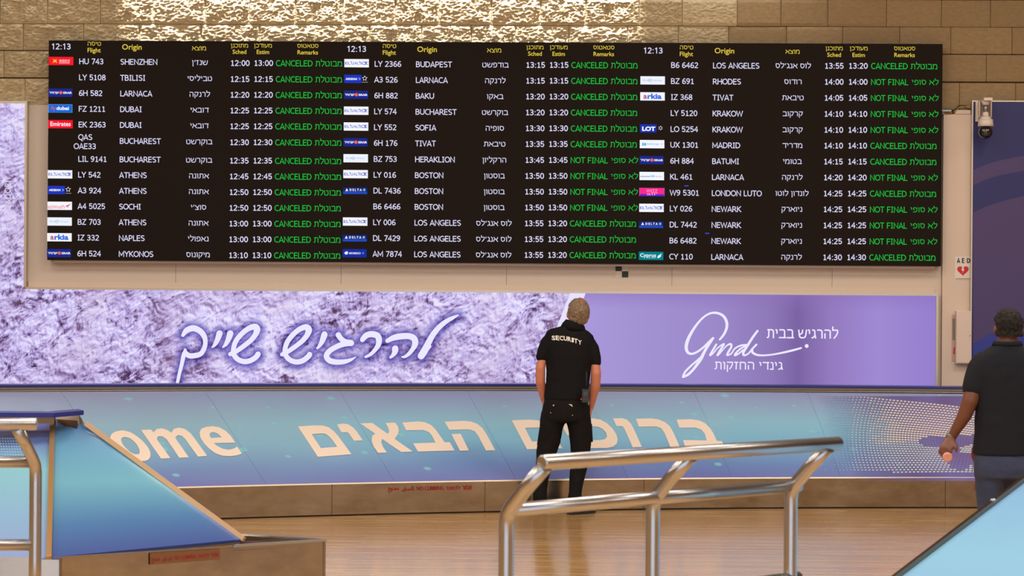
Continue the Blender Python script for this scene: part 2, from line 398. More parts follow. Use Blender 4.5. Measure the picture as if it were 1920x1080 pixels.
# square lamp fixtures added out of view over each light
lampm = emit('added_lamp_glow', (1, .86, .68, 1), 1.5)
for ix in range(-2, 3):
    for iy in range(4):
        q = MB(); q.box(-1.2, 1.2, -1.2, -1.12, -.12, 0); q.box(-1.2, 1.2, 1.12, 1.2, -.12, 0); q.box(-1.2, -1.12, -1.12, 1.12, -.12, 0); q.box(1.12, 1.2, -1.12, 1.12, -.12, 0)
        lf = q.build('added_lamp_frame', alum, bpy.data.objects['ceiling']); lf.location = (ix * 5, iy * 5.6, 7.2)
        q = MB(); q.box(-1.12, 1.12, -1.12, 1.12, -.05, -.02); q.build('added_diffuser', lampm, lf)

# back wall (stone above, cream cladding below)
wb = MB(); wb.box(-15.9, 15.9, .04, .5, 0, 7.2)
wall = struct(wb.build('wall_back', mortar)); wall.matrix_world = WM
ZR = [WP(0, y)[1] for y in (44, 94, 145, 197)]          # course joints
HC = ZR[0] - ZR[1]
rows = [
 (ZR[0] + HC, [-210, -120, -30, 60, 150, 240, 330, 420, 520, 610, 700, 800, 880, 960, 1060, 1150, 1240, 1330, 1420, 1510, 1610, 1700, 1800, 1900, 2000, 2100], None),
 (ZR[0], [-190, -95, 0, 89, 188, 287, 385, 468, 554, 643, 741, 823, 921, 1014, 1098, 1198, 1279, 1382, 1464, 1552, 1662, 1765, 1857, 1960, 2050, 2150], None),
 (ZR[1], [-150, -60, 44, 157, 262, 377, 487, 591, 693, 791, 884, 966, 1067, 1177, 1272, 1366, 1475, 1580, 1687, 1783, 1898, 2000, 2100], None),
 (ZR[2], [-170, -80, 8, 110, 210], 'side'),
 (ZR[2], [1640, 1740, 1850, 1945, 2040, 2140], 'side'),
 (ZR[3], [-190, -90, 48, 140], 'side'),
 (ZR[3], [1690, 1800, 1905, 2010, 2110], 'side'),
]
for r_ in rows:                                           # carry the courses on past the picture
    if r_[1][-1] > 1000:
        while r_[1][-1] < 2560: r_[1].append(r_[1][-1] + random.uniform(88, 108))
    if r_[1][0] < 0:
        while r_[1][0] > -640: r_[1].insert(0, r_[1][0] - random.uniform(84, 104))
for k_ in (2, 3):
    js_ = [-650 + 30 * k_]
    while js_[-1] < 2560: js_.append(js_[-1] + random.uniform(80, 100))
    rows.append((ZR[0] + HC * k_, js_, None))
def stone_mesh(rough, seed):
    nx, nz = 56, 36; vs = []; fs = []
    for j in range(nz + 1):
        for i in range(nx + 1):
            x = i / nx; z = j / nz; X = x * .46; Z = z * .255
            e = min(x, 1 - x) * .46; e2 = min(z, 1 - z) * .255; ed = min(1, e / .022) * min(1, e2 / .028)
            p = Vector((X * 24 + seed * 13.1, Z * 40, seed * 5.3)); q = Vector((X * 8 + seed * 3, Z * 10, seed))
            n = noise.fractal(p, 1.0, 2.0, 2) if rough > 0 else 0
            rid = (1 - abs(n) * 2.6) ; big = noise.noise(q)
            d = .008 * ed + rough * ed * (.015 * max(-.6, rid) + .018 * big) + (.0012 * noise.noise(q * 3) if rough == 0 else 0)
            vs.append((x, -d, z))
    for j in range(nz):
        for i in range(nx):
            a = j * (nx + 1) + i; fs.append((a, a + 1, a + nx + 2, a + nx + 1))
    n0 = len(vs); vs += [(0, .04, 0), (1, .04, 0), (1, .04, 1), (0, .04, 1)]
    c0, c1, c2, c3 = 0, nx, (nz + 1) * (nx + 1) - 1, nz * (nx + 1)
    fs += [(c0, n0, n0 + 1, c1), (c1, n0 + 1, n0 + 2, c2), (c2, n0 + 2, n0 + 3, c3), (c3, n0 + 3, n0, c0)]
    me = bpy.data.meshes.new('stone'); me.from_pydata(vs, [], fs); me.polygons.foreach_set('use_smooth', [True] * (nx * nz) + [False] * 4)
    me.update(); me.materials.append(stonem if rough > 0 else stonesm); return me
SM = {'r': [stone_mesh(1.0, s) for s in range(6)], 'm': [stone_mesh(.6, s + 20) for s in range(3)], 'w': [stone_mesh(.3, s + 30) for s in range(2)], 's': [stone_mesh(0, s + 40) for s in range(2)]}
cnt = 0
for z0, js, side in rows:
    for a, b_ in zip(js[:-1], js[1:]):
        kind = 'r' if b_ < 1215 else ('m' if b_ < 1300 else ('w' if b_ < 1400 else 's'))
        me = SM[kind][cnt * 5 % len(SM[kind])]; cnt += 1
        o = bpy.data.objects.new('stone', me); COL.objects.link(o); o.parent = wall
        ua = WP(a, 50)[0]; ub = WP(b_, 50)[0]; g_ = .0022
        o.location = (ua + g_, .0 + random.uniform(-.003, .003), z0 + g_); o.scale = (ub - ua - 2 * g_, 1, HC - 2 * g_)
# stone light: unseen narrow wall washer, assumed above the frame from the bright stone
u0 = WP(238, 40)[0]; u1 = WP(1188, 40)[0]; um = (u0 + u1) / 2
zl = 5.9; ol = .25
def washer_light(ua, ub, power, spread, tilt):
    o = area('assumed_washer_light', (0, 0, 0), (0, 0, 0), ub - ua, .06, power, (1, 1, .99), spread=math.radians(spread))
    o.matrix_world = WM @ Matrix.Translation(((ua + ub) / 2, -ol, zl)) @ Matrix.Rotation(math.radians(tilt), 4, 'X')
washer_light(u0, u1, 46, 13, 10.5)
washer_light(WP(-420, 40)[0], u0, 8, 60, 10)           # dimmed neighbours of the lit run, added for relief in the side stones
washer_light(u1, WP(1520, 40)[0], 4.5, 60, 10)
washer = thing('assumed_washer_lamp', 'assumed long linear lamp high on the wall grazing the rough stone above the flight board', 'lamp', WM)
q = MB(); q.box(u0 - .02, u1 + .02, -ol - .05, -ol + .05, zl + .03, zl + .09); q.build('assumed_lamp_housing', alum, washer)
q = MB()
for uu in (u0 + .2, um, u1 - .2): q.box(uu - .02, uu + .02, -ol, .05, zl + .09, zl + .12)
q.build('assumed_lamp_bracket', alum, washer)

# cream cladding behind the board and round the light boxes
def wbox(mb, px0, py0, px1, py1, off0, off1, mi=0):     # box from pixels on the wall (corners by pixel at front face)
    a = WP(px0, py0, off1); b = WP(px1, py1, off1)
    mb.box(min(a[0], b[0]), max(a[0], b[0]), -off1, -off0, min(a[1], b[1]), max(a[1], b[1]), mi)
def wpar(mb, name, m, parent=None): return mb.build(name, m, parent)
clad = struct(MB().build('wall_cladding', cream)); clad.matrix_world = WM
zt = WP(70, 197)[1]
edges = [-9.0, WP(48, 300)[0], WP(330, 500)[0], WP(640, 500)[0], WP(950, 500)[0], WP(1260, 500)[0], WP(1560, 500)[0], WP(1766, 400)[0]]
for a, b_ in zip(edges[:-1], edges[1:]):
    q = MB(); q.box(a + .0015, b_ - .0015, -.012, .06, 0, zt); q.build('panel', cream, clad)
q = MB(); q.box(edges[-1] + .002, WP(1822, 400, .05)[0], -.05, .06, 0, WP(1790, 214, .05)[1]); q.build('panel', cream2, clad)
q = MB(); wbox(q, 1790, 206, 1820, 213.6, .0, .06); q.build('cornice', cream2, clad)
q = MB(); q.box(WP(1827, 400)[0], 9, -.02, .06, 0, WP(1827, 193)[1]); q.build('panel', cream, clad)
# pale strip added for the lit band of wall above the light box
q = MB()
za = WP(900, 534, .03)[1]; zb = WP(900, 544.5, .03)[1]; q.box(WP(53, 540, .03)[0], WP(1752, 550, .03)[0], -.03, .02, zb, za); led = q.build('lit_strip', cream2, clad)

# ================================================================== LIGHT BOX POSTER
OFF = .07
def L2(px, py): return wl(px, py, OFF)
def px2w(off): return lambda x, y: wl(x, y, off)
lb = thing('light_box_poster', 'L-shaped backlit purple rock advertisement with white brush lettering', 'poster', WM)
uL = WP(-260, 400, OFF)[0]; uE = WP(46.5, 400, OFF)[0]; uR = WP(1754, 640, OFF)[0]
zT = WP(20, 194, OFF)[1]; zM = WP(900, 548.5, OFF)[1]; zB = .80
# script strokes: (crop x, crop y, width) in the three zoomed crops
def cs(ox, oy, sc, pts): return [(ox + a / sc, oy + b / sc, c / sc) for a, b, c in pts]
S = 7.2
script = [
 cs(320, 580, S, [(165, 350, 46), (215, 285, 74), (300, 255, 82), (385, 285, 78), (445, 350, 72), (468, 430, 62), (455, 520, 62), (405, 600, 66), (320, 625, 72), (250, 625, 70), (205, 590, 62), (195, 545, 36)]),
 cs(320, 580, S, [(195, 560, 40), (178, 610, 56), (150, 740, 52), (115, 880, 46), (82, 1035, 40)]),
 cs(320, 580, S, [(660, 325, 84), (635, 400, 72), (600, 470, 52), (562, 512, 22)]),
 cs(320, 580, S, [(805, 325, 84), (780, 400, 72), (745, 470, 52), (705, 512, 22)]),
 cs(320, 580, S, [(805, 605, 58), (880, 570, 60), (980, 500, 64), (1080, 420, 66), (1145, 340, 72), (1165, 270, 90), (1130, 235, 84), (1040, 265, 70), (950, 340, 68), (880, 430, 66), (850, 520, 64), (850, 600, 66), (900, 670, 68), (990, 705, 70), (1080, 690, 70), (1150, 645, 70), (1180, 605, 72)]),
 cs(510, 580, S, [(135, 610, 54), (210, 572, 60), (310, 505, 62), (410, 425, 66), (475, 345, 72), (495, 275, 90), (455, 240, 80), (370, 270, 70), (280, 345, 68), (210, 435, 66), (178, 525, 64), (180, 605, 66), (230, 675, 68), (320, 710, 70), (410, 695, 70), (480, 645, 70), (508, 610, 72)]),
 cs(510, 580, S, [(708, 340, 84), (685, 410, 74), (650, 480, 52), (612, 525, 30)]),
 cs(510, 580, S, [(895, 345, 74), (935, 400, 70), (1000, 445, 80), (1065, 455, 84)]),
 cs(510, 580, S, [(1070, 455, 78), (980, 465, 76), (870, 505, 70), (775, 565, 72), (735, 630, 74), (775, 690, 76), (870, 712, 72), (980, 705, 62), (1065, 680, 40), (1128, 645, 12)]),
 cs(510, 580, S, [(1220, 410, 66), (1270, 355, 78), (1340, 335, 82), (1420, 355, 84), (1445, 420, 80), (1430, 490, 66), (1380, 560, 54), (1320, 615, 42), (1262, 642, 30)]),
 cs(700, 580, S, [(190, 425, 56), (270, 385, 74), (370, 365, 84), (480, 362, 82), (550, 395, 84), (565, 460, 82), (535, 530, 62), (480, 600, 50), (425, 640, 36), (388, 640, 22)]),
 cs(700, 580, S, [(295, 530, 86), (290, 575, 76), (262, 620, 50), (232, 648, 34)]),
 cs(700, 580, S, [(1150, 78, 14), (1080, 110, 46), (980, 165, 62), (880, 250, 70), (800, 350, 76), (735, 470, 84), (690, 560, 96), (645, 630, 92)]),
 cs(700, 580, S, [(770, 500, 30), (720, 550, 50), (680, 600, 60)]),
]
allpts = np.array([(p[0], p[1], p[2]) for st in script for p in smooth_path(st, 4)])
def mat_rock():
    m = emit('backlit_rock_print', (1, 1, 1, 1)); g = N(m)
    tc = g.a('ShaderNodeTexCoord').outputs['Object']
    v0 = g.mapping(tc, (1, 1, 1), (0, 0, 0), (0, math.radians(32), 0)); v = g.mapping(v0, (.85, 1, 1.15))
    big = g.noise(v, 1.5, 5, .6, .8); mid = g.noise(v, 5.5, 7, .66, .9)
    vb = g.mapping(v, (1, 1, 1), (.02, 0, .016)); mid2 = g.noise(vb, 5.5, 7, .66, .9)
    fine = g.noise(v, 26, 5, .7, .5); fine2 = g.noise(vb, 26, 5, .7, .5)
    em = g.math('ADD', g.math('MULTIPLY', g.math('SUBTRACT', mid, mid2), 2.4), g.math('MULTIPLY', g.math('SUBTRACT', fine, fine2), .6))
    patch_ = g.mapr(g.noise(v, 1.1, 3, .5, .5), .40, .58, 1, .12)
    cr_ = g.math('MULTIPLY', g.mapr(g.noise(v, 4.2, 9, .74, 1.5), .38, .52, -.82, 0), patch_)
    pits = g.math('MULTIPLY', g.mapr(g.noise(v, 15, 4, .6, .6), .28, .40, -.5, 0), 1.0)
    val = g.math('ADD', g.math('ADD', g.math('ADD', g.math('ADD', em, g.mapr(big, .3, .7, .58, .98)), cr_), pits), g.math('MULTIPLY', g.math('SUBTRACT', fine, .5), .3))
    c = g.ramp(val, [(.02, srgb(66, 44, 74)), (.25, srgb(112, 86, 128)), (.45, srgb(160, 138, 192)), (.62, srgb(190, 174, 226)), (.82, srgb(214, 202, 248)), (1, srgb(236, 230, 255))])
    c = g.mix(g.mapr(g.noise(v, 2.0, 3), .45, .65, 0, .28), c, srgb(188, 158, 190), 'MIX')
    at = g.a('ShaderNodeAttribute', attribute_name='glow').outputs['Fac']
    c2 = g.mix(1.0, c, srgb(112, 102, 190), 'MULTIPLY')
    g.l.new(g.mix(g.math('MULTIPLY', at, .92), c, c2), g.n['Emission'].inputs[0]); return m
rockm = mat_rock()
def rock_grid(name, u0, u1, z0, z1, nx, nz, keep=None):
    vs = []; gl = []; fs = []
    for j in range(nz + 1):
        for i in range(nx + 1):
            vs.append((u0 + (u1 - u0) * i / nx, -OFF, z0 + (z1 - z0) * j / nz))
    A = np.array(vs); W = np.array([tuple(WM @ Vector(q)) for q in vs]); px, py = proj(W[:, 0], W[:, 1], W[:, 2])
    if keep: A[:, 0] = np.where(i_right := (np.arange(len(vs)) % (nx + 1)) == nx, A[:, 0], A[:, 0])
    d = np.full(len(vs), 99.0)
    for a, b_, wd in allpts: d = np.minimum(d, np.hypot(px - a, py - b_ - 1) - wd / 2)
    gl = np.clip(1 - (d + 1) / 19.0, 0, 1); gl = gl * gl * (3 - 2 * gl)
    for j in range(nz):
        for i in range(nx): fs.append((j * (nx + 1) + i, j * (nx + 1) + i + 1, (j + 1) * (nx + 1) + i + 1, (j + 1) * (nx + 1) + i))
    if keep:                                  # shear the right edge along the white diagonal
        out = []
        for (x, y, z), p in zip(vs, range(len(vs))):
            i = p % (nx + 1); t = i / nx; xr = keep(z); out.append((u0 + (xr - u0) * t, y, z))
        vs = out
        W = np.array([tuple(WM @ Vector(q)) for q in vs]); px, py = proj(W[:, 0], W[:, 1], W[:, 2]); d = np.full(len(vs), 99.0)
        for a, b_, wd in allpts: d = np.minimum(d, np.hypot(px - a, py - b_ - 1) - wd / 2)
        gl = np.clip(1 - (d + 1) / 19.0, 0, 1); gl = gl * gl * (3 - 2 * gl)
    me = bpy.data.meshes.new(name); me.from_pydata(vs, [], fs)
    at = me.attributes.new('glow', 'FLOAT', 'POINT'); at.data.foreach_set('value', gl.astype(np.float32)); me.update()
    return link(name, me, rockm, lb)
tA = WP(1069, 550, OFF); tB = WP(999, 727, OFF)
diag = lambda z, s=0.0: tA[0] + (z - tA[1]) * (tB[0] - tA[0]) / (tB[1] - tA[1]) + s
rock_grid('rock_print', uL, 1, zB, zM, 330, 60, diag)
rock_grid('rock_print', uL, uE, zM, zT, 20, 20)
sw = WP(1098, 550, OFF)[0] - tA[0]
q = MB(); q.add([(diag(zB), -OFF, zB), (diag(zB) + sw, -OFF, zB), (diag(zM) + sw, -OFF, zM), (diag(zM), -OFF, zM)], [(0, 1, 2, 3)])
q.build('white_diagonal_band', emit('backlit_white', srgb(232, 226, 255)), lb)
def mat_purple():
    m = emit('backlit_purple_print', (1, 1, 1, 1)); g = N(m); tc = g.a('ShaderNodeTexCoord').outputs['Object']; x, y, z = g.sep(tc)
    wv = g.noise(g.mapping(tc, (1, 1, .15)), .9, 2); xx = g.math('ADD', x, g.math('MULTIPLY', g.math('SUBTRACT', wv, .5), .25))
    a = WP(1050, 640, OFF)[0]; b_ = WP(1754, 640, OFF)[0]; f = g.mapr(xx, a, b_)
    c = g.ramp(f, [(0, srgb(172, 156, 222)), (.18, srgb(164, 148, 212)), (.42, srgb(156, 138, 202)), (.56, srgb(142, 120, 184)), (.63, srgb(124, 100, 164)), (.72, srgb(148, 122, 190)), (.85, srgb(160, 138, 212)), (1, srgb(150, 128, 206))])  # uneven backlight painted in as a darker vertical band
    g.l.new(g.mix(g.mapr(z, zM - .15, zM, 0, .5), c, srgb(142, 112, 186)), g.n['Emission'].inputs[0]); return m
q = MB(); q.add([(diag(zB) + sw, -OFF, zB), (uR, -OFF, zB), (uR, -OFF, zM), (diag(zM) + sw, -OFF, zM)], [(0, 1, 2, 3)])
q.build('purple_print', mat_purple(), lb)
# light box body, frame
q = MB(); q.box(uL, uR, -OFF + .004, .0, zB, zM); q.box(uL, uE, -OFF + .004, 0, zM, zT); q.build('box_body', black, lb)
fw = .022; fo = OFF + .03
fr = []
q = MB(); q.box(uE, uE + fw, -fo, -.0, zM, zT + fw); q.build('frame', alum, lb)
q = MB(); q.box(uL, uE, -fo, -.0, zT, zT + fw); q.build('frame', alum, lb)
q = MB(); q.box(uE, uR + fw, -fo, -.0, zM, zM + fw); q.build('frame', alum, lb)
q = MB(); q.box(uR, uR + fw, -fo, -.0, zB, zM); q.build('frame', alum, lb)
# brush lettering
scw = emit('backlit_lettering', srgb(236, 232, 255)); q = MB()
for st in script:
    sp = smooth_path(st, 6)
    ribbon(q, [(a, b_) for a, b_, c_ in sp], [max(.6, c_) for a, b_, c_ in sp], px2w(OFF + .0015), rnd=True)
q.build('brush_lettering', scw, lb)
# signature logo and the two lines of print beside it
q = MB(); fn = px2w(OFF + .0015)
def c4(pts, ox=1260, oy=570): return [(ox + a / S, oy + b / S, w_ / S) for a, b, w_ in pts]
logo = [
 c4([(645, 480, 26), (700, 410, 32), (738, 320, 36), (735, 235, 38), (690, 160, 36), (610, 122, 32), (520, 125, 28), (430, 175, 26), (340, 270, 30), (260, 390, 38), (208, 500, 44), (192, 590, 44), (215, 655, 36), (275, 672, 30), (350, 640, 28), (430, 580, 28), (500, 515, 34), (555, 460, 30)]),
 c4([(555, 462, 30), (500, 540, 38), (440, 640, 38), (395, 730, 44), (350, 800, 40), (290, 880, 34), (220, 950, 34), (150, 985, 30)]),
 c4([(395, 712, 22), (330, 770, 24), (240, 850, 26), (175, 920, 28), (148, 978, 26)]),
 c4([(598, 545, 24), (560, 610, 28), (515, 690, 28), (560, 660, 18), (620, 590, 18), (700, 540, 24), (660, 610, 28), (615, 690, 28), (660, 650, 18), (730, 570, 18), (790, 540, 28), (800, 580, 28), (760, 650, 28), (745, 690, 24), (800, 670, 20), (850, 600, 22), (930, 560, 24), (1005, 550, 22)]),
 c4([(1155, 362, 28), (1090, 450, 32), (1020, 560, 34), (965, 650, 34), (972, 692, 26), (1030, 670, 22), (1080, 610, 24), (1140, 548, 26)]),
 c4([(1005, 560, 22), (930, 600, 24), (865, 660, 26), (850, 692, 28), (900, 670, 22), (960, 620, 22)]),
 c4([(75, 610, 32), (80, 655, 32), (145, 688, 28), (230, 693, 24), (330, 685, 22), (430, 668, 24), (540, 645, 28), (650, 618, 28), (735, 594, 24)], 1400),
]
for st in logo:
    sp = smooth_path(st, 6); ribbon(q, [(a, b_) for a, b_, c_ in sp], [c_ for a, b_, c_ in sp], fn, rnd=True)
q.add([fn(1400 + (810 + 26 * math.cos(t * PI / 6)) / S, 570 + (567 + 26 * math.sin(t * PI / 6)) / S) for t in range(12)], [tuple(range(12))])
def ptext(mb, s, x0, x1, ybase, hgt, fn, mi=0, offset=0.0, ref=None, slope=ROLL):
    """text in pixel frame: ink spans x0..x1; ybase = baseline pixel row, hgt = pixel height of the reference letters"""
    v, f, a, b_, c_, d = ftext(s, offset); rh = ref
    sx = (x1 - x0) / (b_ - a); sy = hgt / rh
    mb.add([fn(x0 + (p - a) * sx, ybase - qy * sy + slope * (p - a) * sx) for p, qy in v], f, mi)
HR = ftext(rv('ח'))[5]                       # Hebrew letter height in font units
HL = ftext('H')[5]
hebt(q, 'להרגיש בבית', 1437, 1571, 634, 17, fn, 0, .15, ROLL)
hebt(q, 'גינדי החזקות', 1339, 1467, 692.5, 14.5, fn, 0, .15, ROLL)
q.build('logo_lettering', emit('backlit_logo', srgb(238, 234, 255)), lb)
# credit line running up the vertical arm
q = MB(); f2 = lambda x, y: fn(x, y)
vv = lambda a, b_: fn(20 - b_ + 0, 408 - a)
s_ = 'ELIT&DORIT'; put_text(q, s_, 0, 78, -6, 6, lambda a, b_: fn(14.5 - b_, 408 - a), 0, .012)
put_text(q, rv('זיו קורן'), 88, 138, -6, 6, lambda a, b_: fn(14.5 - b_, 408 - a), 0, .004)
put_text(q, rv('צילום:'), 146, 184, -6, 6, lambda a, b_: fn(14.5 - b_, 408 - a), 0, .004)
q.build('credit_lettering', emit('credit_print', srgb(214, 204, 238)), lb)

# ================================================================== FLIGHT BOARD
BO = .16
bd = thing('flight_information_board', 'wide black arrivals board listing cancelled and pending flights', 'board', WM)
bl = WP(88.5, 480, BO)[0]; brt = WP(1764.5, 480, BO)[0]; bt = WP(900, 79, BO)[1]; bb = WP(900, 493.2, BO)[1]
q = MB(); q.box(bl, brt, -BO, -.03, bb, bt); q.build('casing', boardm, bd)
q = MB(); q.box(bl + .004, brt - .004, -BO - .004, -BO, bb + .004, bt - .004); scr = q.build('screen', boardm, bd)
q = MB(); q.box(bl + .05, brt - .05, -.12, 0.0, bb - .02, bb); q.build('mounting_rail', cream2, bd)
cW = emit('led_white', srgb(222, 220, 250)); cG = emit('led_green', srgb(28, 196, 66)); cY = emit('led_yellow', srgb(222, 196, 70))
LM = [cW, cG, cY]
fb = px2w(BO + .0055)
def cap(s, x, y, px=10.7, mi=0, xs=1.04, wt=.138, mb=None):      # y = vertical centre at the left end of the string
    stext(mb, s, 0, 0, px, lambda a, b_: fb(x + a, y + px / 2 - b_ + a * ROLL), mi, wt, xs)
def heb(s, xc, y, mi=0, hgt=8.6, mb=None, k=None):              # centred Hebrew
    wd = swidth(s) * hgt * 1.24; hebt(mb, s, xc - wd / 2, xc + wd / 2, y + hgt / 2, hgt, fb, mi, .145, ROLL)
def lat(s, xc, y, mi, hgt, mb, offset=.012, left=None, xs=1.08):
    v, f, a, b_, c_, d = ftext(s, offset); sc_ = hgt / HL * xs; wd = (b_ - a) * sc_
    x0 = left if left is not None else xc - wd / 2
    ptext(mb, s, x0, x0 + wd, y + hgt / 2, hgt, fb, mi, offset, HL)
C_, NF = 'C', 'N'
data = [[
 ('hainan', 'HU 743', 'SHENZHEN', "שנז'ן", '12:00', '13:00', C_, 115), ('', 'LY 5108', 'TBILISI', 'טביליסי', '12:15', '12:15', C_, 145),
 ('israir', '6H 582', 'LARNACA', 'לרנקה', '12:20', '12:20', C_, 174.5), ('flydubai', 'FZ 1211', 'DUBAI', 'דובאי', '12:25', '12:25', C_, 204),
 ('emirates', 'EK 2363', 'DUBAI', 'דובאי', '12:25', '12:25', C_, 233.5), ('', 'QAS/OAE33', 'BUCHAREST', 'בוקרשט', '12:30', '12:30', C_, 263.5),
 ('', 'LIL 9141', 'BUCHAREST', 'בוקרשט', '12:35', '12:35', C_, 298), ('elal', 'LY 542', 'ATHENS', 'אתונה', '12:45', '12:45', C_, 327.5),
 ('aegean', 'A3 924', 'ATHENS', 'אתונה', '12:50', '12:50', C_, 357), ('azimuth', 'A4 5025', 'SOCHI', "סוצ'י", '12:50', '12:50', C_, 386.5),
 ('bluebird', 'BZ 703', 'ATHENS', 'אתונה', '13:00', '13:00', C_, 416), ('arkia', 'IZ 332', 'NAPLES', 'נאפולי', '13:00', '13:00', C_, 445.5),
 ('israir', '6H 524', 'MYKONOS', 'מיקונוס', '13:10', '13:10', C_, 475.3)],
 [('elal', 'LY 2366', 'BUDAPEST', 'בודפשט', '13:15', '13:15', C_, 119.7), ('aegean', 'A3 526', 'LARNACA', 'לרנקה', '13:15', '13:15', C_, 149.3),
 ('israir', '6H 882', 'BAKU', 'באקו', '13:20', '13:20', C_, 179), ('elal', 'LY 574', 'BUCHAREST', 'בוקרשט', '13:20', '13:20', C_, 208.8),
 ('elal', 'LY 552', 'SOFIA', 'סופיה', '13:30', '13:30', C_, 238.5), ('israir', '6H 176', 'TIVAT', 'טיבאת', '13:35', '13:35', C_, 268),
 ('bluebird', 'BZ 753', 'HERAKLION', 'הרקליון', '13:45', '13:45', NF, 298), ('elal', 'LY 016', 'BOSTON', 'בוסטון', '13:50', '13:50', NF, 327.7),
 ('delta', 'DL 7436', 'BOSTON', 'בוסטון', '13:50', '13:50', NF, 357.4), ('', 'B6 6466', 'BOSTON', 'בוסטון', '13:50', '13:50', NF, 387),
 ('elal', 'LY 006', 'LOS ANGELES', "לוס אנג'לס", '13:55', '13:20', C_, 416.7), ('delta', 'DL 7429', 'LOS ANGELES', "לוס אנג'לס", '13:55', '13:20', C_, 446.4),
 ('aeromexico', 'AM 7874', 'LOS ANGELES', "לוס אנג'לס", '13:55', '13:20', C_, 476)],
 [('', 'B6 6462', 'LOS ANGELES', "לוס אנג'לס", '13:55', '13:20', C_, 122), ('bluebird', 'BZ 691', 'RHODES', 'רודוס', '14:00', '14:00', NF, 152),
 ('arkia', 'IZ 368', 'TIVAT', 'טיבאת', '14:05', '14:05', NF, 182), ('', 'LY 5120', 'KRAKOW', 'קרקוב', '14:10', '14:10', NF, 212),
 ('lot', 'LO 5254', 'KRAKOW', 'קרקוב', '14:10', '14:10', NF, 242), ('aireuropa', 'UX 1301', 'MADRID', 'מדריד', '14:10', '14:10', C_, 271.5),
 ('israir', '6H 884', 'BATUMI', 'בטומי', '14:15', '14:15', C_, 301.5), ('klm', 'KL 461', 'LARNACA', 'לרנקה', '14:20', '14:20', NF, 331.3),
 ('wizz', 'W9 5301', 'LONDON LUTO', 'לונדון לוטו', '14:25', '14:25', C_, 361.3), ('elal', 'LY 026', 'NEWARK', 'ניוארק', '14:25', '14:25', NF, 391),
 ('delta', 'DL 7442', 'NEWARK', 'ניוארק', '14:25', '14:25', NF, 421), ('', 'B6 6482', 'NEWARK', 'ניוארק', '14:25', '14:25', NF, 451),
 ('cyprus', 'CY 110', 'LARNACA', 'לרנקה', '14:30', '14:30', C_, 481)]]
_em = {}
def E_(r, g, b):
    if (r, g, b) not in _em: _em[(r, g, b)] = emit('led_colour', srgb(r, g, b))
    return _em[(r, g, b)]
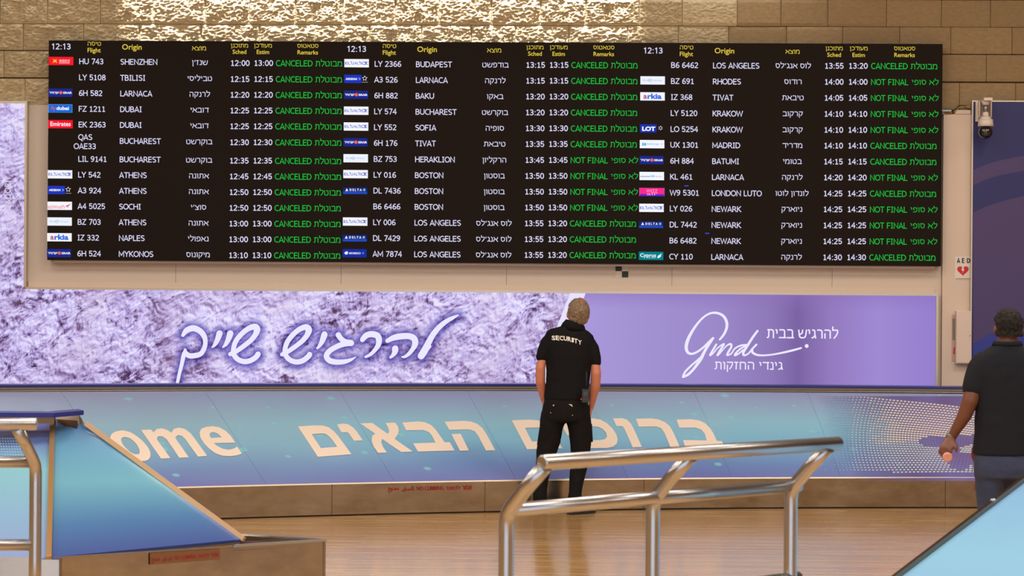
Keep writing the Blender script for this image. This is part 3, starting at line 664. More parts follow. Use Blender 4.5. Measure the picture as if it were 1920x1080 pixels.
def logo_tile(kind, x, y, parent):
    """x = left edge px, y = centre px of a 46 x 15.5 px tile"""
    mb = MB(); mats = []
    def mi(*c):
        m = E_(*c)
        if m not in mats: mats.append(m)
        return mats.index(m)
    f1 = px2w(BO + .0055); f2_ = px2w(BO + .0075); f3_ = px2w(BO + .009)
    def R(x0, y0, x1, y1, c, f=f1): mb.add([f(x + x0, y + y1 + x0 * ROLL), f(x + x1, y + y1 + x1 * ROLL), f(x + x1, y + y0 + x1 * ROLL), f(x + x0, y + y0 + x0 * ROLL)], [(0, 1, 2, 3)], mi(*c))
    def Tx(s, x0, x1, y0, y1, c, off=.02):
        put_text(mb, s, x0, x1, 0, y1 - y0, lambda a, b_: f2_(x + a, y + y1 - b_ + a * ROLL), mi(*c), off)
    def poly(pts, c): mb.add([f2_(x + a, y + b_) for a, b_ in pts], [tuple(range(len(pts)))], mi(*c))
    def disc(cx, cy, r, c, n=12, sq=1): poly([(cx + r * math.cos(-2 * PI * i / n), cy + r * sq * math.sin(-2 * PI * i / n)) for i in range(n)], c)
    def star(cx, cy, r, c, n=5, ri=.42):
        for i in range(n):
            a = -PI / 2 + 2 * PI * i / n; ca, sa = math.cos(a), math.sin(a)
            poly([(cx + r * ca, cy + r * sa), (cx + r * .5 * math.cos(a - .55), cy + r * .5 * math.sin(a - .55)), (cx + r * .5 * math.cos(a + .55), cy + r * .5 * math.sin(a + .55))], c)
    WHT = (246, 246, 255); T, B = -7.7, 7.7
    if kind == 'hainan':
        R(0, T, 46, B, (250, 28, 44)); Tx('海南航空', 19, 39.5, -3, 2, (255, 225, 225), .0); R(19, 3, 39, 4.2, (255, 190, 195), f2_)
        poly([(7.5, -4), (10, -1.5), (11.5, -3), (13, -1.5), (15.5, -4), (14, 0), (16, 4), (11.5, 2), (7, 4), (9, 0)], (250, 190, 60))
    elif kind == 'israir':
        R(0, T, 45, B, (30, 42, 140)); Tx(rv('ישראייר'), 1.5, 19, -2, 2.2, WHT, .02); disc(23, 0, 3, (245, 110, 60)); star(23, 0, 3.6, (245, 90, 50)); Tx('ISRAIR', 27.5, 44, -2, 2, WHT, .03)
    elif kind == 'flydubai':
        R(0, T, 45, B, (110, 170, 235)); R(.6, T + .6, 44.4, B - .3, (24, 104, 214), px2w(BO + .0062)); Tx('fly', 4.5, 14, -4.5, 5, (225, 80, 110), .0); Tx('dubai', 15, 38.5, -4, 3, WHT, .03)
    elif kind == 'emirates':
        R(0, T, 46, B, (248, 22, 44)); Tx('Emirates', 4, 42, -4.8, 3.6, WHT, .015)
    elif kind == 'elal':
        R(0, T, 46, B, WHT); c = (52, 84, 196); Tx('EL', 1.5, 11, -2.5, 2.5, c, .01); Tx(rv('על'), 11.5, 18.5, -4, 2.5, c); Tx('AL', 19, 27, -2.5, 2.5, c, .01); Tx(rv('אל'), 27.5, 35, -4, 2.5, c)
        R(34, 1.6, 44, 2.6, c, f2_); R(35, -3, 44.5, -2, c, f2_); poly([(37, -2), (40, 0), (38, 1.6), (41, 1.6), (43, 0), (40, -2)], c)
    elif kind == 'aegean':
        R(0, T, 32.5, B, (34, 54, 190)); Tx('AEGEAN', 2.5, 24, -2, 2, WHT, .04); poly([(26.5, -3), (31, 0), (27, 3), (28.4, 0)], (130, 190, 245)); star(38.5, -1, 5.4, (236, 232, 248)); R(33.5, 5.6, 44.5, 6.2, (200, 196, 215), f2_)
    elif kind == 'azimuth':
        R(0, T, 46, B, WHT); Tx('azimuth', .3, 32.5, -2.5, 5.5, (235, 105, 105), .0); poly([(33, 1), (45, -4.5), (38, 2)], (240, 70, 60)); poly([(33, 1.5), (38, 2.5), (42, 5)], (60, 150, 235))
    elif kind == 'bluebird':
        R(0, T, 46, B, (238, 243, 253)); Tx('BlueBird Airways', 5, 40, -1.6, 1.9, (140, 165, 215), .0); disc(18, 0, 3.2, (196, 212, 240)); disc(18, 0, 1.9, (238, 243, 253))
    elif kind == 'arkia':
        R(0, T, 46, B, WHT); Tx('a', 6, 12.5, -2.6, 5, (232, 60, 110), .04); Tx('rkia', 13.5, 40, -5.4, 5, (46, 110, 226), .04); R(6, 3.2, 12.5, 5, (70, 190, 150), f3_)
    elif kind == 'delta':
        R(0, T + 3, 45, B, (22, 40, 120)); R(0, 3, 45, B, (36, 74, 190), px2w(BO + .0062)); poly([(4, 2.2), (9.5, 2.2), (6.8, -3)], WHT); Tx('D E L T A', 12, 35, -2.4, 2, WHT, .03); disc(39.5, 0, 2.5, (120, 175, 225))
    elif kind == 'aeromexico':
        R(0, T, 45, B, (26, 46, 160)); poly([(3, 0), (6, -3), (10, -3), (9.5, 2), (6, 2.6)], WHT); Tx('AEROMEXICO', 11.5, 34, -1.8, 1.8, WHT, .02); disc(38.5, 0, 2, (80, 130, 215))
    elif kind == 'lot':
        R(0, T, 31, B, (30, 50, 170)); Tx('LOT', 4, 29, -3.5, 5, WHT, .05); star(38.5, -.5, 4.5, (220, 218, 235), 6)
    elif kind == 'aireuropa':
        R(0, T, 46, B, (244, 248, 255)); Tx('AirEuropa', 13, 36, -2, 2.2, (110, 180, 235), .02); Tx('a', 4, 8, -2.5, 3, (70, 160, 235), .03); Tx('e', 8, 12, -2.5, 3, (70, 160, 235), .03); disc(41, 0, 1.6, (190, 215, 245))
    elif kind == 'klm':
        R(0, T, 46, B, (244, 248, 255)); R(1, .4, 20, 1.6, (120, 125, 185), f2_); Tx('KLM', 20.5, 28, -1.6, 1.8, (60, 175, 230), .03); R(30, .4, 33, 1.6, (235, 130, 170), f2_); Tx('airlines', 33.5, 42, -.8, 1.8, (170, 130, 185), .0)
    elif kind == 'wizz':
        R(0, T, 47, B, (246, 90, 190)); R(.8, 4, 46.5, B, (92, 40, 200), px2w(BO + .0062)); R(.8, T, 46.5, 4, (248, 44, 140), px2w(BO + .0062)); Tx('WIZZ', 13, 34, -5, 1, (255, 170, 220), .0); Tx('air', 14, 34, 1, 6, (250, 170, 225), .0)
    elif kind == 'cyprus':
        R(0, T, 46, B, (0, 130, 140)); Tx('Cyprus', 2.5, 32.5, -4.6, 4.2, WHT, .02); Tx('airways', 17, 32, 2.6, 5, (220, 245, 245), .0); poly([(34.5, 4.5), (36, 0), (40, -2.5), (43.5, -4.2), (41, 0), (42, 1), (38, 4)], WHT)
    o = mb.build('airline_logo', None, parent, mats)
    return o
XO = [0, 554, 1110]
for ci, col in enumerate(data):
    # heading row
    xo = XO[ci]; hy = 87 + (0, 4.6, 7.6)[ci]
    q = MB()
    cap('¹2:¹3', (96, 650, 1206)[ci], hy, 11.0, 0, 1.06, .15, q)
    fx = (176.5, 730, 1287)[ci]
    yy = (0, 4.4, 7)[ci]
    heb('טיסה', fx, 82 + yy, 2, 7.2, q); lat('Flight', fx, 94 + yy, 2, 8, q, xs=1.0)
    lat('Origin', None, 88.5 + yy - .6, 2, 9.8, q, left=(229, 782.5, 1340)[ci], xs=1.02)
    heb('מוצא', (373, 926.5, 1486)[ci], 90.5 + yy * .9, 2, 7.6, q)
    heb('מתוכנן', (449, 1003, 1564)[ci], 85.5 + yy * .75, 2, 7, q); lat('Sched', (449, 1003, 1564)[ci], 97 + yy * .8, 2, 7.6, q, xs=1.0)
    heb('מעודכן', (493, 1047.5, 1610)[ci], 85.5 + yy * .75, 2, 7, q); lat('Estim', (493, 1047.5, 1610)[ci], 97.3 + yy * .8, 2, 7.6, q, xs=1.0)
    heb('סטאטוס', (577, 1132, 1696)[ci], 86 + yy * .7, 2, 7, q); lat('Remarks', (577, 1132, 1696)[ci], 98 + yy * .7, 2, 7.6, q, xs=1.0)
    hd = q.build('heading_row', None, bd, LM)
    for ri, (lg, fl_, org, he, t1, t2, st, y) in enumerate(col):
        ln = (y - 115) * ROLL * 1.25                     # the board leans with the camera's roll
        q = MB(); X = lambda v: v + xo * 1.0 - ln
        c3 = (0, 0, .0)[ci]; ex = (0, 0, 2)[ci]
        if '/' in fl_:
            a, b_ = fl_.split('/'); cap(a, X(148), y - 6.5, mb=q); cap(b_, X(139.5), y + 10.5, mb=q)
        else: cap(fl_, X(148), y, mb=q)
        cap(org, X(225.5 + (0, 0, 1.0)[ci]), y + .8, mb=q)
        heb(he, X(374.5 + (0, 0, 2.5)[ci]), y + 2.3 - (.0, .2, 1.0)[ci], 0, 8.8, q)
        dy = (3.1, 1.9, 1.3)[ci]
        cap(t1, X(432 + (0, 0, 4)[ci]), y + dy, 10.7, xs=1.07, wt=.15, mb=q); cap(t2, X(476 + (0, 0, 5)[ci]), y + dy, 10.7, xs=1.07, wt=.15, mb=q)
        rx = X(517 + (0, 0, 6)[ci])
        if st == 'C':
            cap('CANCELED', rx, y + dy + .4, 11.4, 1, 1.0, .12, q)
            hebt(q, 'מבוטלת', rx + 74, rx + 124.5, y + dy + 6.3, 10.0, fb, 1, .125, ROLL)
        else:
            cap('NOT FINAL', rx, y + dy + .4, 11.2, 1, 1.0, .12, q)
            hebt(q, 'לא סופי', rx + 76.5, rx + 127, y + dy + 5.7, 9.3, fb, 1, .125, ROLL)
        row = q.build('flight_row', None, bd, LM)
        if lg: logo_tile(lg, 91.5 + (0, 554.2, 1110)[ci] - ln - (0, 0, .4)[ci], y - (0, 1, 1)[ci] * .6 - .8, row)
q = MB()
for x, y in ((1287, 348.5), (1326, 437.5)): q.add([fb(x - 4, y + .8), fb(x + 4, y + .8), fb(x + 4, y - .8), fb(x - 4, y - .8)], [(0, 1, 2, 3)])
q.build('stray_pixels', E_(80, 80, 235), bd)
# checker target below the board
ck = thing('checker_target', 'small black and white checkered target just under the flight board', 'sticker', WM)
q = MB(); o_ = .016
for i in range(2):
    for j in range(2):
        x = 1154 + i * 12; y = 497 + j * 11.5
        q.add([wl(x, y + 11.5, o_), wl(x + 12, y + 11.5, o_), wl(x + 12, y, o_), wl(x, y, o_)], [(0, 1, 2, 3)], 0 if i == j else 1)
q.build('checker_squares', None, ck, [mat('checker_black', srgb(40, 46, 38), .6), mat('checker_white', srgb(226, 214, 200), .6)])

# ================================================================== RIGHT SIDE: banner, camera, AED sign, cabinet
bn = thing('printed_banner', 'tall blue and purple printed wall banner with sweeping arcs', 'banner', WM)
bo = .10; u0_ = WP(1824, 300, bo)[0]; zt_ = WP(1870, 191, bo)[1]
q = MB(); q.box(u0_, 8.5, -bo, -.055, 0, zt_); q.build('banner_board', mat('banner_navy', srgb(36, 40, 108), .5), bn)
q = MB(); q.box(u0_ - .006, 8.5, -bo - .008, -.055, zt_, zt_ + .012); q.box(u0_ - .012, u0_, -bo - .008, -.055, 0, zt_ + .012); q.build('banner_edge_trim', alum, bn)
def band(top, bot, m, off):
    q = MB(); n = len(top); q.add([wl(a, b_, off) for a, b_ in top] + [wl(a, b_, off) for a, b_ in bot], [(i, n + i, n + i + 1, i + 1) for i in range(n - 1)]); q.build('printed_arc', m, bn)
pur = mat('banner_purple', srgb(74, 60, 114), .5); blu = mat('banner_blue', srgb(40, 56, 156), .5)
xs_ = [1824.5, 1850, 1873, 1920, 1980, 2060, 2160, 2380, 2600]
band(list(zip(xs_, [319, 308, 301, 292, 287, 284, 283, 288, 300])), list(zip(xs_, [348, 336, 329, 320, 314, 310, 309, 314, 326])), pur, bo + .001)
band(list(zip(xs_, [399, 387, 379, 367, 360, 356, 354, 358, 370])), list(zip(xs_, [645, 629, 616, 593, 566, 535, 500, 450, 420])), pur, bo + .001)
band(list(zip(xs_, [645, 629, 616, 593, 566, 535, 500, 450, 420])), list(zip(xs_, [900] * 9)), blu, bo + .0008)

def P2(px, py, off): return Vector(wl(px, py, off))
cm = thing('surveillance_camera', 'cream dome surveillance camera on a wall bracket at banner corner', 'camera', WM)
def cyl(mb, px, py0, py1, r0, r1, off, mi=0, n=18): mb.tube([P2(px, py0, off), P2(px, py1, off)], [r0, r1], n, mi)
q = MB(); wbox(q, 1829.5, 190, 1858, 228, .115, .135); q.build('mounting_plate', white, cm)
q = MB()
a = P2(1836, 186, .135); b_ = P2(1857, 189, .30)
q.box(a.x, b_.x, -.42, -.13, P2(1845, 190, .3).z, P2(1845, 185, .3).z); q.build('bracket_arm', white, cm)
for px_ in (1833.5, 1855.5):
    q = MB(); q.prism([P2(px_, 190, .135), P2(px_, 224, .135), P2(px_ + 2, 220, .24), P2(px_ + 2, 190, .36)], (.012, 0, 0)); q.build('bracket_side', white, cm)
q = MB(); cyl(q, 1848, 196, 211, .024, .024, .33); q.build('neck', mat('camera_grey', srgb(150, 150, 150), .3, .8), cm)
q = MB(); cyl(q, 1848, 189, 197, .045, .028, .33); q.build('upper_collar', white, cm)
q = MB(); cyl(q, 1848, 210, 219, .025, .032, .33); cyl(q, 1848, 218.5, 225, .04, .064, .33); q.build('lower_collar', white, cm)
q = MB(); cyl(q, 1848, 224, 237, .067, .074, .33, n=28); q.build('housing', white, cm)
q = MB(); q.sphere(P2(1848, 247.5, .33), (.066, .066, .066), 24, 14); dm = q.build('dome', mat('smoked_dome', (.006, .006, .006, 1), .06, coat=1), cm)
q = MB()
for dx in (-3, 0, 5, 7.5):
    p = P2(1846 + dx, 243.5, .395); q.box(p.x - .004, p.x + .004, p.y - .001, p.y + .006, p.z - .003, p.z + .003)
q.build('indicator_marks', mat('mark_white', (.8, .8, .8, 1), .5), cm)
# loose cables and tray at the top of the cladding
tr = thing('cable_tray', 'open cable tray with loose cables on top of the cream cladding', 'cable tray', WM)
q = MB(); wbox(q, 1766, 206, 1784, 209, .02, .10); q.build('tray', mat('tray_metal', srgb(170, 175, 175), .4, .6), tr)
q = MB(); wbox(q, 1767, 209.5, 1771, 214, .02, .07); q.build('connector', mat('pale_connector', srgb(150, 165, 175), .5), tr)
cabs = [([(1784, 208), (1793, 204), (1798, 199), (1805, 198), (1812, 199)], black, .006), ([(1790, 212), (1796, 203), (1801, 200.5), (1812, 201), (1820, 202)], mat('yellow_cable', srgb(170, 140, 40), .5), .004),
        ([(1771, 211), (1779, 212), (1785, 211)], mat('orange_cable', srgb(190, 120, 60), .5), .006), ([(1797, 198), (1803, 197.5), (1812, 203), (1819, 205)], black, .004),
        ([(1800, 200), (1810, 199.5), (1820, 199)], mat('amber_cable', srgb(200, 140, 60), .5), .004)]
for pts, m_, r_ in cabs:
    q = MB(); q.tube([P2(a, b_, .07) for a, b_ in smooth_path(pts, 4)], r_, 8); q.build('cable', m_, tr)
# AED sign
ae = thing('defibrillator_sign', 'white AED sign with red heart and lightning bolt beside the banner', 'sign', WM)
so = .056; q = MB(); wbox(q, 1790, 481, 1821, 524, .05, so); q.build('sign_plate', white, ae)
red = mat('sign_red', srgb(206, 30, 44), .5); blk = mat('print_black', (.02, .02, .02, 1), .6)
f5 = px2w(so + .001); f6 = px2w(so + .002)
q = MB()
xx = 1794.5
for ch in 'AED':
    stext(q, ch, 0, 0, 8.8, lambda a, b_: f5(xx + a, 493 - b_), 0, .21, .78); xx += 9.2
q.build('sign_lettering', blk, ae)
hp = []
for i in range(40):
    t = 2 * PI * i / 40; hp.append((16 * math.sin(t) ** 3, -(13 * math.cos(t) - 5 * math.cos(2 * t) - 2 * math.cos(3 * t) - math.cos(4 * t))))
q = MB(); q.add([f5(1805.5 + a * .68, 507 + b_ * .64) for a, b_ in hp], [tuple(range(39, -1, -1))]); q.build('heart', red, ae)
q = MB(); q.add([f6(a, b_) for a, b_ in [(1804, 501.5), (1807.6, 501.5), (1806.2, 504.6), (1808.6, 504.6), (1804.6, 512), (1805.2, 507.2), (1802.6, 507.2)]], [(6, 5, 4, 3, 2, 1, 0)])
q.build('lightning_bolt', white, ae)
q = MB(); q.add([f5(1792, 523), f5(1819, 523), f5(1819, 522), f5(1792, 522)], [(0, 1, 2, 3)]); q.build('small_print', mat('small_print_grey', srgb(120, 105, 100), .6), ae)
# cabinet + narrow notice
cb = thing('wall_cabinet', 'shallow white wall cabinet mounted below the AED sign', 'cabinet', WM)
q = MB(); wbox(q, 1793, 583, 1821.5, 682, .05, .13); q.build('cabinet_box', whitecab, cb)
q = MB(); wbox(q, 1794, 584.5, 1820.5, 680.5, .13, .14); q.build('cabinet_door', whitecab, cb)
q = MB(); q.sphere(P2(1819, 629, .145), .007, 8, 6); q.build('cabinet_knob', steel, cb)
nt_ = thing('wall_notice', 'narrow grey and pink notice strip left of the white wall cabinet', 'notice', WM)
q = MB(); wbox(q, 1785, 590, 1791.8, 677, .05, .058); q.build('notice_plate', mat('notice_pink', srgb(198, 168, 166), .5), nt_)
q = MB(); q.add([wl(1785.8, 638, .0592), wl(1791, 638, .0592), wl(1791, 597, .0592), wl(1785.8, 597, .0592)], [(0, 1, 2, 3)]); q.build('grey_picture', mat('notice_grey', srgb(136, 122, 120), .5), nt_)
q = MB(); q.add([wl(1787, 664, .0592), wl(1790, 664, .0592), wl(1790.6, 650, .0592), wl(1788, 652, .0592)], [(0, 1, 2, 3)]); q.build('red_mark', red, nt_)

# ================================================================== FAR CAROUSEL
def Bc(X): return 20.38 + .30 * X - .0305 * X * X
def ruled(X, v):                           # numpy or float
    s = .30 - .061 * X; L = np.sqrt(1 + s * s); w_ = 1.61 - .14 * X
    z = .27 + .70 * v
    return X - s / L * w_ * v, Bc(X) + w_ / L * v, z + 0 * X
def inv(px, py):
    px = np.atleast_1d(np.array(px, float)); py = np.atleast_1d(np.array(py, float)); X = (px - CX) / F * 20.8; v = np.full_like(X, .5)
    for _ in range(12):
        a, b_ = proj(*ruled(X, v)); e = 1e-4
        ax, bx = proj(*ruled(X + e, v)); av, bv = proj(*ruled(X, v + e))
        J = np.array([[(ax - a) / e, (av - a) / e], [(bx - b_) / e, (bv - b_) / e]])
        det = J[0, 0] * J[1, 1] - J[0, 1] * J[1, 0]; ra = px - a; rb = py - b_
        X = X + (J[1, 1] * ra - J[0, 1] * rb) / det; v = v + (-J[1, 0] * ra + J[0, 0] * rb) / det
    return X, v
def onslope(px, py, lift=.004):
    X, v = inv(px, py); x, y, z = ruled(X, v); return [Vector((a, b_ - lift * .45, c_ + lift)) for a, b_, c_ in zip(x, y, z)]
def mat_slope(name, stops, um=1.0, dots=True, amp=.22):
    m = mat(name, (.3, .5, .6, 1), .33, spec=.45); g = N(m); b = g.n['Principled BSDF']
    uv = g.a('ShaderNodeUVMap', uv_map='UVMap').outputs[0]; x, y, z = g.sep(uv)
    n0 = g.noise(g.mapping(uv, (.5, 1.2, 1)), 1.3, 3)
    c = g.ramp(g.math('ADD', y, g.math('MULTIPLY', g.math('SUBTRACT', n0, .5), amp)), stops)
    wv = g.noise(g.mapping(uv, (.35, .8, 1)), .8, 2)
    c = g.mix(g.mapr(wv, .42, .66, 0, .30 if dots else 0.0), c, srgb(168, 180, 200))
    if dots:
        vo = g.a('ShaderNodeTexVoronoi', voronoi_dimensions='2D'); g.l.new(g.mapping(uv, (3.2, 5.2, 1)), vo.inputs['Vector']); vo.inputs['Scale'].default_value = 1
        rs = g.sep(vo.outputs['Color'])
        on = g.math('GREATER_THAN', rs[0], .55); r = g.mapr(rs[1], 0, 1, .05, .15)
        ds = g.math('SUBTRACT', 1.0, g.math('DIVIDE', vo.outputs['Distance'], r), clamp=True)
        c = g.mix(g.math('MULTIPLY', g.math('MULTIPLY', g.mapr(ds, 0, .5), on), .75), c, srgb(140, 226, 240))
    g.l.new(c, b.inputs['Base Color']); b.inputs['Coat Weight'].default_value = .15
    return m
slopem = mat_slope('carousel_print', [(0, srgb(118, 128, 206)), (.16, srgb(116, 152, 218)), (.42, srgb(138, 202, 240)), (.62, srgb(150, 210, 242)), (.82, srgb(156, 188, 234)), (1, srgb(154, 166, 220))])
car = thing('baggage_carousel', 'long curved baggage carousel with printed blue slope under the light box', 'carousel')
def add_uv(me, uvs):
    l = me.uv_layers.new(name='UVMap')
    for lp in me.loops: l.data[lp.index].uv = uvs[lp.vertex_index]
seams = [-5.6]
for px_, py_ in ((160, 800), (443, 823), (690, 822), (925, 822), (1140, 822), (1340, 822), (1548, 822), (1760, 822)): seams.append(float(inv(px_, py_)[0][0]))
seams += [seams[-1] + 1.1, seams[-1] + 2.2, seams[-1] + 3.3]
for a, b_ in zip(seams[:-1], seams[1:]):
    n = 10; m = 6; vs = []; uvs = []
    for j in range(m + 1):
        for i in range(n + 1):
            X = a + .0008 + (b_ - a - .0016) * i / n; v = j / m; x, y, z = ruled(X, v); vs.append((float(x), float(y), float(z))); uvs.append((X, v))
    k = len(vs); vs += vs; uvs += uvs; k2 = len(vs); vs += [(x, y + .02, z - .02) for x, y, z in vs[:k]]; uvs += uvs[:k]
    fs = [(j * (n + 1) + i, j * (n + 1) + i + 1, (j + 1) * (n + 1) + i + 1, (j + 1) * (n + 1) + i) for j in range(m) for i in range(n)]
    per = [i for i in range(n + 1)] + [j * (n + 1) + n for j in range(1, m + 1)] + [m * (n + 1) + i for i in range(n - 1, -1, -1)] + [j * (n + 1) for j in range(m - 1, 0, -1)]
    fs += [(k + per[i], k2 + per[i], k2 + per[(i + 1) % len(per)], k + per[(i + 1) % len(per)]) for i in range(len(per))]
    me = bpy.data.meshes.new('slope_panel'); me.from_pydata(vs, [], fs); add_uv(me, uvs); me.polygons.foreach_set('use_smooth', [i < n * m for i in range(len(fs))]); me.update()
    link('slope_panel', me, slopem, car)
# under-structure behind the seams
def strip(mb, Xs, fa, fb_, mi=0, smooth=False):
    vs = [fa(X) for X in Xs] + [fb_(X) for X in Xs]; n = len(Xs); mb.add(vs, [(i, i + 1, n + i + 1, n + i) for i in range(n - 1)], mi, smooth)
XS = list(np.linspace(-5.6, seams[-1], 90))
def R3(X, v, dz=0, dn=0):
    x, y, z = ruled(X, v); s = .30 - .061 * X; L = math.sqrt(1 + s * s); return (float(x) - s / L * dn, float(y) + dn / L, float(z) + dz)
q = MB(); strip(q, XS, lambda X: R3(X, 0, -.03, .02), lambda X: R3(X, 1, -.03, .02)); q.build('sub_frame', blackrub, car)
# steel skirt panels
sk = [-5.6] + [float(inv(p, 903)[0][0]) for p in (330, 620, 910, 1210, 1490, 1775)] ; sk += [sk[-1] + 1.3, seams[-1]]
for a, b_ in zip(sk[:-1], sk[1:]):
    q = MB(); X2 = list(np.linspace(a + .002, b_ - .002, 12))
    fr_ = lambda X: R3(X, 0, 0, -.004); lo_ = lambda X: (R3(X, 0)[0], R3(X, 0, 0, -.004)[1], .014)
    n = len(X2); vs = []
    for X in X2: p = R3(X, 0, 0, -.006); vs += [(p[0], p[1], .014), (p[0], p[1], .262), R3(X, 0, -.003, .012), (p[0], p[1] + .015, .014)]
    fs = []
    for i in range(n - 1):
        for j in range(4): fs.append((i * 4 + j, (i + 1) * 4 + j, (i + 1) * 4 + (j + 1) % 4, i * 4 + (j + 1) % 4))
    fs += [(0, 1, 2, 3), tuple((n - 1) * 4 + j for j in (3, 2, 1, 0))]
    q.add(vs, fs, 0, False); q.build('skirt_panel', skirtm, car)
q = MB(); strip(q, XS, lambda X: R3(X, 0, -.27, .01), lambda X: R3(X, 0, -.24, .01)); q.build('toe_kick', black, car)
q = MB(); strip(q, XS, lambda X: R3(X, 0, -.008, -.008), lambda X: R3(X, 0, .003, -.003)); q.build('skirt_lip', alum, car)
# rim: bronze band, dark lip, blue top plate
q = MB(); Xr = XS
def rim(X, dn, dz): return R3(X, 1, dz, dn)
strip(q, Xr, lambda X: rim(X, -.012, .0), lambda X: rim(X, -.02, .012), 0, True); strip(q, Xr, lambda X: rim(X, -.02, .012), lambda X: rim(X, -.012, .036), 0, True); strip(q, Xr, lambda X: rim(X, -.012, .036), lambda X: rim(X, .01, .04), 0, True)
q.build('rim_band', rimdark, car)
q = MB(); q.tube([Vector(rim(X, -.022, .002)) for X in Xr], .006, 8); q.build('rim_bead', bronze, car)
q = MB(); strip(q, Xr, lambda X: rim(X, -.018, -.026), lambda X: rim(X, -.012, .001)); q.build('rim_shadow_strip', dkblue, car)  # dark blue strip painted in for the shadow line under the rim
q = MB(); strip(q, Xr, lambda X: rim(X, -.02, .036), lambda X: rim(X, -.02, .054)); strip(q, Xr, lambda X: rim(X, -.02, .054), lambda X: rim(X, .26, .054)); strip(q, Xr, lambda X: rim(X, .26, .054), lambda X: rim(X, .26, -.0))
strip(q, Xr, lambda X: rim(X, .26, 0), lambda X: rim(X, -.02, .036)); q.build('top_plate', blueplate, car)
q = MB(); strip(q, Xr, lambda X: rim(X, .25, 0), lambda X: rim(X, .25, -.95)); q.build('back_panel', cream, car)
for X, nm in ((-5.6, 'end_panel'), (seams[-1], 'end_panel')):
    p = [R3(X, 0, -.26), R3(X, 0), R3(X, 1), R3(X, 1, 0, .25), R3(X, 1, -.95, .25)]; q = MB(); q.add(p, [tuple(range(5))]); q.build(nm, skirtm, car)

# lettering on the slope, traced as closed outlines on the print
def outline_part(name, polys, m):
    bm = bmesh.new()
    for outer, holes in polys:
        loops = [outer] + holes; es = []
        for lp in loops:
            vs = [bm.verts.new((a, b_, 0)) for a, b_ in lp]
            es += [bm.edges.new((vs[i], vs[(i + 1) % len(vs)])) for i in range(len(vs))]
        bmesh.ops.triangle_fill(bm, use_beauty=True, use_dissolve=False, edges=es)
    x0 = min(v.co.x for v in bm.verts); x1 = max(v.co.x for v in bm.verts); x = x0 + 14
    while x < x1:
        bmesh.ops.bisect_plane(bm, geom=bm.verts[:] + bm.edges[:] + bm.faces[:], plane_co=(x, 0, 0), plane_no=(1, 0, 0)); x += 14
    bm.verts.ensure_lookup_table(); pts = onslope([v.co.x for v in bm.verts], [v.co.y for v in bm.verts])
    for v, p in zip(bm.verts, pts): v.co = p
    for f in bm.faces:
        f.normal_update()
        if f.normal.z < 0: f.normal_flip()
    me = bpy.data.meshes.new(name); bm.to_mesh(me); bm.free(); return link(name, me, m, car)
def cc(ox, oy, sc, pts, sm=False):
    return [(ox + a / sc, oy + b_ / sc) for a, b_ in pts]
def sp(pts, n=4): return smooth_path(pts, n)[:-1]
K = 6.4
# 'ome' of Welcome (the c is mostly hidden by the near carousel)
o_out = cc(180, 770, K, [(320, 242), (250, 252), (195, 280), (172, 320), (178, 370), (205, 420), (260, 480), (330, 535), (410, 580), (490, 606), (570, 610), (625, 595), (652, 555), (650, 500), (620, 440), (560, 370), (480, 305), (400, 260), (320, 242)])
o_in = cc(180, 770, K, [(345, 322), (312, 332), (302, 360), (320, 405), (360, 455), (410, 500), (460, 525), (505, 528), (524, 510), (520, 470), (495, 420), (450, 370), (400, 335), (345, 322)])
m_out = cc(180, 770, K, [(540, 236), (660, 232), (690, 265), (735, 222), (800, 218), (860, 240), (905, 270), (935, 225), (990, 208), (1060, 222), (1130, 270), (1170, 320), (1335, 548), (1225, 558), (1070, 345), (1030, 308), (985, 298), (955, 318), (960, 345), (1115, 565), (1000, 572), (850, 350), (800, 315), (750, 312), (730, 335), (735, 355), (893, 575), (782, 582)])
e_out = cc(180, 770, K, [(1400, 192), (1320, 200), (1262, 225), (1243, 270), (1252, 325), (1290, 390), (1350, 455), (1430, 515), (1520, 548), (1620, 552), (1700, 540), (1752, 520), (1695, 435), (1650, 462), (1590, 475), (1520, 462), (1460, 432), (1415, 395), (1672, 390), (1620, 310), (1560, 250), (1480, 205), (1400, 192)])
e_in = cc(180, 770, K, [(1380, 334), (1362, 300), (1370, 275), (1410, 262), (1460, 280), (1510, 325)])
c_out = cc(0, 770, 6.75, [(1200, 285), (1270, 280), (1310, 300), (1340, 345), (1280, 360), (1230, 350), (1190, 360), (1190, 420), (1270, 520), (1380, 610), (1470, 640), (1540, 625), (1600, 700), (1500, 730), (1380, 700), (1240, 600), (1130, 480), (1100, 380), (1130, 310)])
letters = [(sp(o_out, 3), [sp(o_in, 3)]), (m_out, []), (e_out[:-1], [e_in]), (c_out, [])]
# 'הבאים'
A_ = lambda pts: cc(540, 770, K, pts)
letters += [
 (A_([(118, 195), (300, 182), (420, 184), (490, 205), (550, 250), (600, 305), (762, 528), (560, 545), (358, 560)]), [A_([(285, 288), (400, 278), (455, 285), (500, 320), (530, 355), (592, 440), (490, 446), (395, 455)])]),
 (A_([(588, 172), (660, 160), (720, 168), (780, 205), (830, 260), (897, 362), (793, 368), (740, 290), (715, 265), (640, 265)]), []),
 (A_([(865, 158), (1010, 152), (1200, 285), (1215, 250), (1200, 205), (1172, 155), (1285, 148), (1320, 195), (1330, 245), (1318, 290), (1280, 345), (1498, 495), (1360, 503), (1130, 345), (1118, 380), (1140, 440), (1187, 508), (1082, 513), (1030, 440), (1005, 370), (1010, 310), (1045, 280)]), []),
 (A_([(1370, 148), (1560, 134), (1650, 145), (1720, 180), (1770, 230), (1880, 385), (1942, 383), (1999, 483), (1560, 497), (1502, 398), (1770, 388), (1725, 300), (1690, 262), (1620, 238), (1420, 242)]), []),
]
B_ = lambda pts: cc(800, 770, K, pts)
